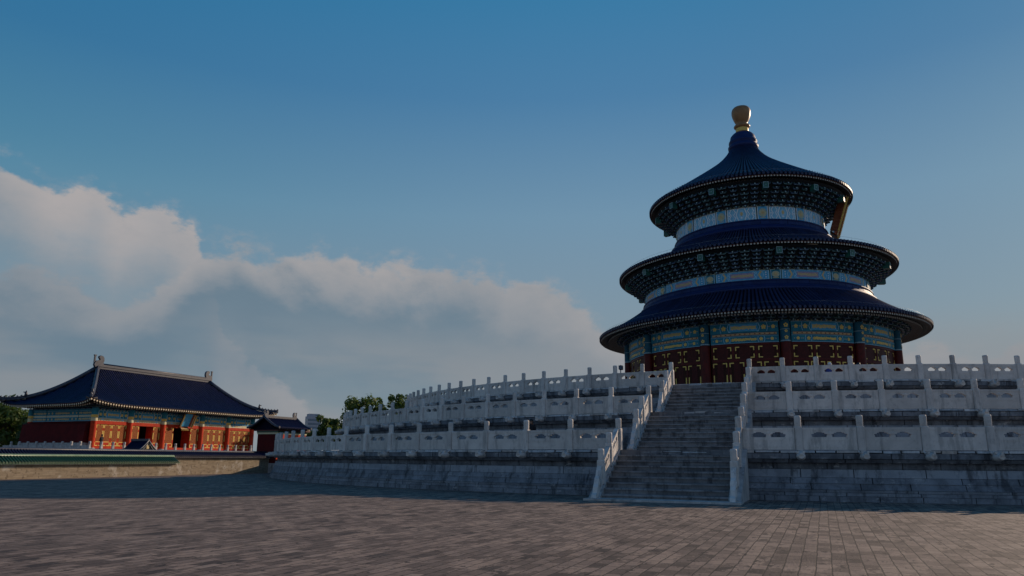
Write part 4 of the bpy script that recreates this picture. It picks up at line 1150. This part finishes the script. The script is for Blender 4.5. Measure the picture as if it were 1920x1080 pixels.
# flat ornament helper on the plane y = const, facing -y
class Flat(Cyl):
    def __init__(c, mb, T): c.b = mb; c.T = T; c.r = 1
    def p(c, s, z, o): return c.T(s, -o, z)
def flat_frieze(Lx, T, with_yellow=True):
    b = MB(); c = Flat(b, T); hw = Lx/2
    c.slab(-hw, hw, ZF2+.02, ZT, .02, 'fz_teal', 1, -.3)
    c.slab(-hw*.42, hw*.42, ZF2+.12, ZT-.14, .026, 'fz_deep', 1)
    c.scroll(-hw*.36, hw*.36, (ZF2+ZT)/2, .34, .05, .034, 'gold', 2)
    for sg in (-1, 1):
        c.flower(sg*hw*.56, (ZF2+ZT)/2, .20, .034, 'gold'); c.flower(sg*hw*.84, (ZF2+ZT)/2, .20, .034, 'gold')
        c.rib([(sg*hw*.45, ZF2+.06), (sg*hw*.49, (ZF2+ZT)/2), (sg*hw*.45, ZT-.06)], .05, .034, 'fz_white')
        c.rib([(sg*hw*.66, ZF2+.06), (sg*hw*.70, (ZF2+ZT)/2), (sg*hw*.66, ZT-.06)], .05, .034, 'fz_light')
        c.slab(sg*hw*.965-.03, sg*hw*.965+.03, ZF2+.04, ZT-.03, .034, 'fz_white', 1)
    c.slab(-hw, hw, ZT-.04, ZT, .034, 'fz_light', 1); c.slab(-hw, hw, ZF2+.02, ZF2+.06, .034, 'fz_light', 1)
    for i in range(int(Lx/.45)): c.disc(-hw+.3+i*.45, ZT+.09, .09, .06, .06, 'dimgold', 8)
    c.slab(-hw, hw, ZT+.001, ZT+.18, .03, 'fz_teal', 1, -.3)
    if with_yellow:
        c.slab(-hw, hw, ZF, ZF2, .0, 'yelwhite', 1, -.3)
        for sg in (-1, 1):
            for f in (.2, .5, .8): c.slab(sg*hw*f-.02, sg*hw*f+.02, ZF+.03, ZF2-.03, .006, 'dimgold', 1)
            c.disc(sg*hw*.35, (ZF+ZF2)/2, .22, .10, .008, 'dimgold', 8); c.disc(sg*hw*.66, (ZF+ZF2)/2, .18, .09, .008, 'fz_light', 8)
    return b
def leaf_door(Wd, z0, z1, T):
    b = MB(); c = Flat(b, T); hw = Wd/2
    c.slab(-hw, hw, z0, z1, 0, 'red_beam', 1, -.08)
    b.use('lattice'); b.quad(c.p(-hw+.13, z0+.62, .012), c.p(hw-.13, z0+.62, .012), c.p(hw-.13, z1-.13, .012), c.p(-hw+.13, z1-.13, .012), [(-hw, z0), (hw, z0), (hw, z1), (-hw, z1)])
    cg = c
    corner_set(cg, -hw+.02, hw-.02, z0+.04, z1-.02, .025, .42, .10)
    for sg in (-1, 1):
        x = sg*(hw-.07); cg.slab(x-.05, x+.05, z0+1.0, z1-.75, .025, 'gold', 1, .012)
    cg.slab(-hw+.14, hw-.14, z0+.48, z0+.56, .025, 'gold', 1, .012)
    return b
ID = lambda x, y, z: (x, y, z)
# facade beams, doors
bays = list(zip(cols_x, cols_x[1:]))
for bi, (x0, x1) in enumerate(bays):
    Lx = x1-x0-.76; xm = (x0+x1)/2
    o = flat_frieze(Lx, ID).obj('painted_beam', ax0, (xm, -.02, 0))
    b = MB().use('red_beam'); b.box(-Lx/2-.05, Lx/2+.05, -.08, .12, ZL, ZL2+.055); b.obj('lintel', ax0, (xm, .0, 0))
    b = MB().use('red_beam'); b.box(-Lx/2-.05, Lx/2+.05, -.08, .12, ZB, ZB+.32); b.obj('sill', ax0, (xm, .0, 0))
    n = 4; wd = Lx/n; z0, z1 = ZB+.32, ZL
    me = leaf_door(wd-.02, z0, z1, ID).mesh('lattice_door')
    for i in range(n):
        if bi in (1, 2) and i in (1, 2): 
            continue
        t = link(me, 'lattice_door', ax0, (xm-Lx/2+wd*(i+.5), .05, 0), 0)
    if bi in (1, 2):      # open leaves swung inwards
        for i, sg in ((1, -1), (2, 1)):
            t = link(me, 'lattice_door', ax0, (xm+sg*(wd-.03), .05+wd/2+.05, 0), sg*pi/2)
# west end frieze in three panels, seen in shade
for (y0, y1) in ((.4, 2.7), (2.75, 8.4), (8.45, DY-.3)):
    Ly = y1-y0-.06; T = lambda x, y, z: (y, -x, z)
    bb = MB(); c = Flat(bb, T); hw = Ly/2
    for za_, zb_ in ((ZL+.36, ZL+.86), (ZL+1.05, ZL+1.6)):
        c.slab(-hw, hw, za_, zb_, .02, 'fz_teal', 1, -.3); c.slab(-hw, hw, zb_-.03, zb_, .03, 'fz_light', 1); c.slab(-hw, hw, za_, za_+.03, .03, 'fz_light', 1)
        c.scroll(-hw*.45, hw*.45, (za_+zb_)/2, .26, .045, .03, 'dimgold', 4)
        for sg in (-1, 1): c.flower(sg*hw*.65, (za_+zb_)/2, .15, .03, 'dimgold'); c.flower(sg*hw*.88, (za_+zb_)/2, .13, .03, 'dimgold')
    c.slab(-hw, hw, ZL+.87, ZL+1.04, .0, 'yelwhite', 1, -.3)
    bb.obj('painted_beam', ax0, (-13.05, (y0+y1)/2, 0))
    bb2 = MB().use('fz_teal'); bb2.box(-.12, .3, -hw, hw, ZL+1.6, ZT+.2); bb2.obj('upper_board', ax0, (-13.05, (y0+y1)/2, 0))
# simple brackets under the eave
b = MB(); 
def brk(x, y, ang):
    def T(X, Y, Z): return (x + X*cos(ang)-Y*sin(ang), y + X*sin(ang)+Y*cos(ang), Z)
    for l in range(3):
        w = .34+.06*l; yy = -.05-.24*l; z = ZT+.2+.19*l
        b.use('bk_green' if l % 2 else 'bk_blue'); b.box(-w, w, yy-.12, yy+.1, z, z+.12, T)
        b.use('bk_edge'); b.box(-w, w, yy-.128, yy-.121, z, z+.02, T)
        b.use('bk_blue'); b.box(-.06, .06, yy-.25, .1, z+.02, z+.14, T)
for i in range(30): brk(-13.05+26.1*i/29, -.05, 0)
for i in range(13): brk(-13.1, DY*i/12, -pi/2)
b.use('soffit'); b.box(-13, 13, .0, .3, ZT+.19, ZT+1.0); b.box(-13.0, -12.7, .3, DY, ZT+.2, ZT+1.0)
b.obj('brackets', ax0)
# its name board
b, fr_ = board('name_board', 1.25, 1.75, '', dep=.40, flare=.34)
bd = b.obj('name_board', None, en(73.25, 79-.62, 6.2)); bd.rotation_euler = (0, R(24), EROT - pi/2)
bd.rotation_mode = 'XYZ'
tag(bd, 'tilted dark blue name board in a gilt carved frame over the hip roofed hall door', 'name board')
fr_.obj('carved_frame', bd)
# marble balustrade of its platform
bal = empty('platform_balustrade', en(73.2, 79, ZB), EROT, 'low marble balustrade round the platform of the hip roofed hall', 'balustrade')
sp = 1.5
pm2 = MB().use('coping', .3); pm2.box(-.64, .64, -.06, .06, .06, .62); pm2.box(-.66, .66, -.09, .09, .62, .72); pme = pm2.mesh('panel')
ps = MB().use('coping', .5); ps.box(-.12, .12, -.12, .12, 0, .80); ps.lathe([(.12, .8), (.13, .86), (.12, .9), (.14, .95), (.14, 1.12), (.1, 1.17), (.001, 1.18)], 10); pse = ps.mesh('post')
for i in range(21):
    if 9 <= i <= 11 : pass
    link(pse, 'post', bal, (-15.3+i*sp, -2.7, -.35), 0)
    if i < 20: link(pme, 'panel', bal, (-15.3+(i+.5)*sp, -2.7, -.74), 0)
for i in range(1, 10):
    link(pse, 'post', bal, (-15.3, -2.7+i*sp, -.35), 0); link(pme, 'panel', bal, (-15.3, -2.7+(i-.5)*sp, -.35), pi/2)
link(pme, 'panel', bal, (-15.3, -2.7+9.5*sp, -.35), pi/2)

# ------------------------------------------------------------------ courtyard wall with tile coping, glazed gate
DW = 48.18
def coped_wall(name, u0, u1, d, zt, zc, th, tile, rib, label, cat, ztop_mat='ridge', ovh=.28, endm='ridge'):
    root = empty(name, en((u0+u1)/2, d), EROT, label, cat); hl = (u1-u0)/2
    b = MB().use('masonry'); b.box(-hl, hl, 0, th, 0, zc); b.obj('masonry', root)
    r_ = MB().use(tile)
    y0, y1 = -ovh, th+ovh; ym = th/2
    r_.hexa([(-hl, y0, zc+.10), (hl, y0, zc+.10), (hl, y1, zc+.10), (-hl, y1, zc+.10), (-hl, ym-.1, zt-.1), (hl, ym-.1, zt-.1), (hl, ym+.1, zt-.1), (-hl, ym+.1, zt-.1)])
    r_.use('marble', .2); r_.box(-hl, hl, -.10, th+.10, zc, zc+.06); 
    cp = r_.obj('tile_coping', root)
    q = MB().use(rib); n = int((u1-u0)/.20)
    for i in range(n):
        x = -hl+(i+.5)*2*hl/n
        q.tube([(x, y0-.02, zc+.13), (x, ym-.1, zt-.07)], .055, 6)
        q.use(endm); o_ = len(q.v); q.v.extend([(x+.075*cos(2*pi*w/8), y0-.035, zc+.13+.075*sin(2*pi*w/8)) for w in range(8)]); q.face([o_+w for w in range(8)][::-1]); q.face([o_+w for w in range(8)])
        q.add([(x+.04, y0-.01, zc+.10), (x+.16, y0-.01, zc+.10), (x+.10, y0-.015, zc-.02)], [(0, 2, 1)]); q.use(rib)
    q.obj('tile_ribs', cp)
    k = MB().use(ztop_mat); k.tube([(-hl-.05, ym, zt-.06), (hl+.05, ym, zt-.06)], .13, 8); k.box(-hl-.02, hl+.02, ym-.16, ym+.16, zt-.24, zt-.10); k.obj('ridge', cp)
    return root
coped_wall('masonry_wall', 10, 55.2, DW, 1.92, 1.34, .8, 'annextile', 'annexrib', 'long buff masonry wall with dark blue tile coping before the hip roofed hall', 'wall')
coped_wall('green_tiled_wall', 8, 43.4, DW-1.15, 1.50, .88, .95, 'green', 'green', 'low buff wall with green glazed tile coping at the left edge', 'wall', 'greencap', .3, 'greencap')
# gate in the wall
gt = empty('glazed_gate', en(57.2, DW), EROT, 'small red gate with blue tiled roof where the wall meets the terrace', 'gate')
b = MB().use('red_beam'); b.box(-1.98, -1.0, -.77, -.752, .92, 3.6); b.box(1.0, 2.18, -.77, -.752, .92, 3.6); b.use('red_wall'); b.box(-2.0, -1.0, -.75, 1.6, .9, 3.75); b.box(1.0, 2.2, -.75, 1.6, .9, 3.75); b.box(-1.0, 1.0, -.75, 1.6, 2.9, 3.75)  # sun and shade put into the reds: bright south slabs, dark body behind
b.use('coping', .3); b.box(-2.08, -1.0, -.82, 1.66, 0, .9); b.box(1.0, 2.28, -.82, 1.66, 0, .9)
b.obj('gate_wall', gt)
b = MB().use('dark'); b.box(-1.0, 1.0, .3, .5, 0, 2.9); b.obj('doorway', gt)
b = MB().use('green'); b.box(-2.05, 2.25, -.84, 1.7, 3.75, 3.9); b.use('yelwhite'); b.box(-2.03, 2.23, -.80, 1.66, 3.60, 3.752); b.use('lit_tip')
for i in range(22): b.box(-2.2+i*.205, -2.2+i*.205+.10, -1.15, -1.0, 4.06, 4.16)
b.use('eave_red'); b.box(-2.25, 2.45, -1.05, 1.95, 3.9, 4.06)
b.obj('cornice', gt)
# gabled roof with the ridge along the wall
b = MB().use('annextile'); hl0, hl1 = -2.65, 2.0
def gz(t): return 4.12 + 1.05*max(0., 1-t)**1.4
for sg in (-1, 1):
    for j in range(6):
        t0, t1 = j/6, (j+1)/6; ya, yb = .42+sg*1.75*t0, .42+sg*1.75*t1
        pts = [(hl0, ya, gz(t0)), (hl1, ya, gz(t0)), (hl1, yb, gz(t1)), (hl0, yb, gz(t1))]
        b.quad(*(pts if sg > 0 else pts[::-1])); b.quad(*[(x, y, z-.1) for x, y, z in (pts[::-1] if sg > 0 else pts)])
for x in (hl0+.35, hl1-.35):
    b.use('annextile'); b.add([(x, -1.2, 4.0), (x, 2.04, 4.0), (x, .42, 5.12)], [(0, 1, 2)])
rfg = b.obj('roof', gt)
k = MB().use('annexrib')
for i in range(20):
    x = hl0+.15+i*(hl1-hl0-.3)/19
    for sg in (-1, 1): k.tube([(x, .42+sg*1.78*t, gz(t)+.03) for t in (0, .25, .5, .75, 1)], .065, 5)
k.obj('tile_ribs', rfg)
k = MB().use('ridge'); k.box(hl0, hl1, .28, .56, 5.1, 5.34)
for x in (hl0, hl1):
    for sg in (-1, 1): k.tube([(x, .42+sg*1.8*t, gz(t)+.10) for t in (0, .25, .5, .75, 1, 1.08)], .11, 6)
ridge_beast(k, hl0+.25, .42, 5.2, .42, 1); ridge_beast(k, hl1-.25, .42, 5.2, .42, -1)
k.obj('ridge', rfg)
# small pavilion roof rising over the wall, its gable to the court
pv = empty('pavilion_gate', en(42.0, DW+.9), EROT, 'small dark pavilion roof with white edged gable rising over the masonry wall', 'gate')
b = MB().use('red_dark'); b.box(-.95, -.75, -.2, .0, 0, 1.95); b.box(.75, .95, -.2, .0, 0, 1.95); b.box(-.95, -.75, 1.6, 1.8, 0, 1.95); b.box(.75, .95, 1.6, 1.8, 0, 1.95); b.box(-1, 1, -.22, 1.82, 1.9, 2.02); b.obj('posts', pv)
b = MB().use('annextile')
def pz(t): return 2.02 + .72*(1-t)**1.25
for sg in (-1, 1):
    for j in range(4):
        t0, t1 = j/4, (j+1)/4
        pts = [(sg*1.15*t0, -.55, pz(t0)), (sg*1.15*t0, 2.1, pz(t0)), (sg*1.15*t1, 2.1, pz(t1)), (sg*1.15*t1, -.55, pz(t1))]
        b.quad(*(pts[::-1] if sg > 0 else pts)); b.quad(*[(x, y, z-.07) for x, y, z in (pts if sg > 0 else pts[::-1])])
for y in (-.42, 1.95): b.use('soffit'); b.add([(-1.0, y, 2.03), (1.0, y, 2.03), (0, y, 2.68)], [(0, 1, 2)])
pr_ = b.obj('roof', pv)
k = MB().use('coping', .7)
for sg in (-1, 1): k.tube([(sg*1.15*t, -.57, pz(t)+.03) for t in (0, .33, .66, 1)], .035, 6); k.tube([(sg*1.0*t, -.56, pz(t)-.14) for t in (.1, .5, 1)], .02, 6)
k.use('annexrib')
for i in range(10):
    for sg in (-1, 1): k.tube([(sg*1.17*t, -.4+i*.25, pz(t)+.03) for t in (0, .33, .66, 1)], .05, 5)
k.use('ridge'); k.box(-.1, .1, -.55, 2.1, 2.72, 2.9); k.use('dimgold')
k.disc = None
k.box(-.16, .16, -.47, -.42, 2.1, 2.4)
k.obj('ridge_and_verge', pr_)
pv.scale = (.68, .72, .97)

# ------------------------------------------------------------------ far tower block, trees
tb = empty('tower_block', en(0, 0) + Vector((-163, 600, 0)), R(28), 'pale square office tower far away behind the trees', 'tower')
b = MB().use('concrete'); b.box(-5.2, 5.2, -5.2, 5.2, 0, 34); b.box(-4.3, 4.3, -4.3, 4.3, 34, 36)
b.obj('wall', tb)
for fl in range(10):
    wb = MB().use('glass'); z = 2+fl*3.1; wb.box(-5.23, 5.23, -5.23, 5.23, z, z+1.9); wb.obj('window_band', tb)

def tree(x, y, h, r, nleaf, label, leaf='leaf', base=.35, seed=1, lsz=.30, cz=None, group=None):
    rr = random.Random(seed)
    root = empty('broadleaf_tree', (x, y, 0), rr.uniform(0, 6), label, 'tree', group)
    t = MB().use('bark'); top = h*.55
    t.tube([(0, 0, 0), (.1, .05, h*.2), (-.08, .1, h*.4), (0, 0, top)], [h*.035, h*.028, h*.022, h*.014], 8)
    tips = []
    for i in range(11):
        a = rr.uniform(0, 2*pi); z0 = h*rr.uniform(.28, .55); L = r*rr.uniform(.55, .95)
        e = (L*cos(a), L*sin(a), z0+h*rr.uniform(.12, .38)); mpt = (e[0]*.45, e[1]*.45, z0+(e[2]-z0)*.62)
        t.tube([(0, 0, z0), mpt, e], [h*.013, h*.008, h*.003], 6); tips.append(e)
    t.obj('trunk', root)
    cr = MB().use(leaf)
    cen = []
    for i in range(30):
        while True:
            p = Vector((rr.uniform(-1, 1), rr.uniform(-1, 1), rr.uniform(-1, 1)))
            if .35 < p.length < 1: break
        cen.append((p.x*r*.86, p.y*r*.86, h*(base+1)/2 + p.z*h*(1-base)/2*.86, rr.uniform(.16, .34)*r))
    cen += [(e[0], e[1], e[2], .25*r) for e in tips]
    for i in range(nleaf):
        cx, cy, cz_, q = rr.choice(cen)
        p = Vector((rr.gauss(0, 1), rr.gauss(0, 1), rr.gauss(0, .8))); p = p.normalized()*q*rr.uniform(.55, 1.12)**.6
        c0 = Vector((cx, cy, cz_)) + p
        n = (p.normalized() + Vector((rr.uniform(-.8, .8), rr.uniform(-.8, .8), rr.uniform(-.3, 1)))).normalized()
        u = n.orthogonal().normalized(); v = n.cross(u); an = rr.uniform(0, pi); u, v = u*cos(an)+v*sin(an), v*cos(an)-u*sin(an)
        s = lsz*rr.uniform(.6, 1.25); cr.tint = rr.random()
        cr.add([tuple(c0-u*s*.9), tuple(c0+v*s*.42), tuple(c0+u*s), tuple(c0-v*s*.42)], [(0, 1, 2, 3)])
    cr.obj('crown', root)
tree(-32.3, 130, 9.3, 2.7, 4200, 'dense dark green tree right of the far tower block', 'leaf', .25, 3, .36)
tree(-30.0, 133, 8.0, 2.2, 2600, 'rounded tree in the gap just left of the middle balustrade', 'leaf', .25, 5, .36)
tree(-35.9, 132, 6.9, 1.9, 1800, 'small dark tree below the far tower block', 'leaf2', .2, 6, .34)
tree(-24.4, 122, 12.2, 3.9, 3000, 'taller loose crowned tree over the middle balustrade, left one of two', 'leaf', .42, 8, .36)
tree(-18.9, 124, 12.6, 3.5, 2800, 'taller loose crowned tree behind the top balustrade, right one of two', 'leaf', .45, 9, .36)
tree(-78.5, 112, 9.6, 4.6, 5200, 'bright green tree at the left edge behind the wall', 'leaf', .18, 11, .42)
tree(-73.0, 112, 7.2, 3.6, 4200, 'dark shrubby tree beside the end wall of the hip roofed hall', 'leaf2', .12, 12, .40)
tree(-84.5, 116, 11.5, 4.5, 3000, 'tall tree cut off by the left frame edge', 'leaf', .2, 13, .42)

# ------------------------------------------------------------------ people
def person(loc, rz, label, top, legs='cloth_dark', hair='hair', cap=None, lean=0., group='people on the platforms', h=1.7):
    root = empty('person', loc, rz, label, 'person', group)
    k = h/1.7
    V = [(0, 0, .95), (0, 0, 1.12), (0, .0, 1.36), (0, .0, 1.46), (0, .01, 1.53), (0, .03, 1.62), (0, .02, 1.70),
         (.10, 0, .90), (.11, .02, .50), (.11, -.01, .09), (.11, .12, .04), (-.10, 0, .90), (-.11, .03, .50), (-.11, 0, .09), (-.11, .13, .04),
         (.17, 0, 1.40), (.22, .02, 1.14), (.20, .16, .98), (.17, .24, .97), (-.17, 0, 1.40), (-.23, .01, 1.13), (-.21, .12, .92), (-.20, .17, .85)]
    Ed = [(0, 1), (1, 2), (2, 3), (3, 4), (4, 5), (5, 6), (0, 7), (7, 8), (8, 9), (9, 10), (0, 11), (11, 12), (12, 13), (13, 14), (2, 15), (15, 16), (16, 17), (17, 18), (2, 19), (19, 20), (20, 21), (21, 22)]
    rad = [.15, .14, .16, .07, .06, .10, .075, .10, .07, .045, .035, .10, .07, .045, .035, .07, .048, .036, .03, .07, .048, .036, .03]
    me = bpy.data.meshes.new('skeleton'); me.from_pydata([(x*k, (y+lean*max(0, z-.9))*k, z*k) for x, y, z in V], Ed, [])
    o = bpy.data.objects.new('tmp', me); C.objects.link(o)
    md = o.modifiers.new('s', 'SKIN'); o.modifiers.new('u', 'SUBSURF').levels = 1
    for i, sv_ in enumerate(me.skin_vertices[0].data):
        sv_.radius = (rad[i]*k*(1.15 if i in (0, 1, 2) else 1), rad[i]*k*(.8 if i in (0, 1, 2) else 1)); sv_.use_root = i == 0
    dg = bpy.context.evaluated_depsgraph_get(); dg.update()
    m2 = bpy.data.meshes.new_from_object(o.evaluated_get(dg)); bpy.data.objects.remove(o)
    for nme in (top, legs, 'skin', 'dark'): m2.materials.append(M[nme])
    for p in m2.polygons:
        z = p.center.z/k; x = abs(p.center.x)/k
        p.material_index = 2 if z > 1.475 or (x > .14 and p.center.y > .13*k and z < 1.05 and z > .8) else (3 if z < .08 else (1 if z < .93 and x < .18 else 0))
        p.use_smooth = True
    m2.name = 'body'; link(m2, 'body', root, (0, 0, 0), 0)
    hb = MB().use(cap or hair); yy = (.02+lean*.75)*k
    hb.lathe([(.118*k, -.03*k), (.125*k, .03*k), (.10*k, .09*k), (.05*k, .125*k), (.001, .13*k)], 12, T=lambda x, y, z: (x*.85, y+yy-.012, z+1.645*k))
    if cap: hb.use(cap); hb.box(-.08*k, .08*k, yy+.06, yy+.2*k, 1.655*k, 1.675*k)
    else: hb.lathe([(.09*k, -.12*k), (.122*k, -.02*k)], 8, a0=pi*1.05, a1=pi*1.95, T=lambda x, y, z: (x*.9, y+yy-.01, z+1.645*k))
    hb.obj('hat' if cap else 'hair', root)
    for sx in (-1, 1):        # nose, eyes
        pass
    fb = MB().use('skin'); fb.tube([(0, yy+.115*k, 1.60*k), (0, yy+.135*k, 1.58*k), (0, yy+.11*k, 1.565*k)], [.01, .016, .012], 5)
    fb.use('dark'); fb.box(-.045*k, -.02*k, yy+.098*k, yy+.106*k, 1.612*k, 1.622*k); fb.box(.02*k, .045*k, yy+.098*k, yy+.106*k, 1.612*k, 1.622*k)
    fb.obj('face_features', root)
def pol_w(r, azd, z): t = AXIS + R(azd); return (HX + r*cos(t), HY + r*sin(t), z)
person(pol_w(27.6, 13.05, H[3]), AXIS+R(12)-pi/2+2.6, 'person in white sun hat and blue top behind the top balustrade', 'cloth_blue', cap='cap_white', h=1.80)
person(pol_w(27.4, 15.95, H[3]), AXIS+R(15)+pi/2, 'dark haired person in grey, left of two close together behind the top balustrade', 'cloth_grey', h=1.78)
person(pol_w(27.2, 16.85, H[3]), AXIS+R(16)+pi/2+.4, 'dark haired person in black, right of two close together behind the top balustrade', 'cloth_dark', h=1.80)
person(pol_w(40.75, -11.85, H[1]), AXIS+R(-12)-pi/2, 'person in black leaning behind a post of the lowest balustrade', 'cloth_dark', lean=.2, h=1.58)
p_ = en(59.8, 76.9, ZB); person(tuple(p_), EROT, 'person in dark clothes by the corner column of the hip roofed hall', 'cloth_dark', h=1.6)
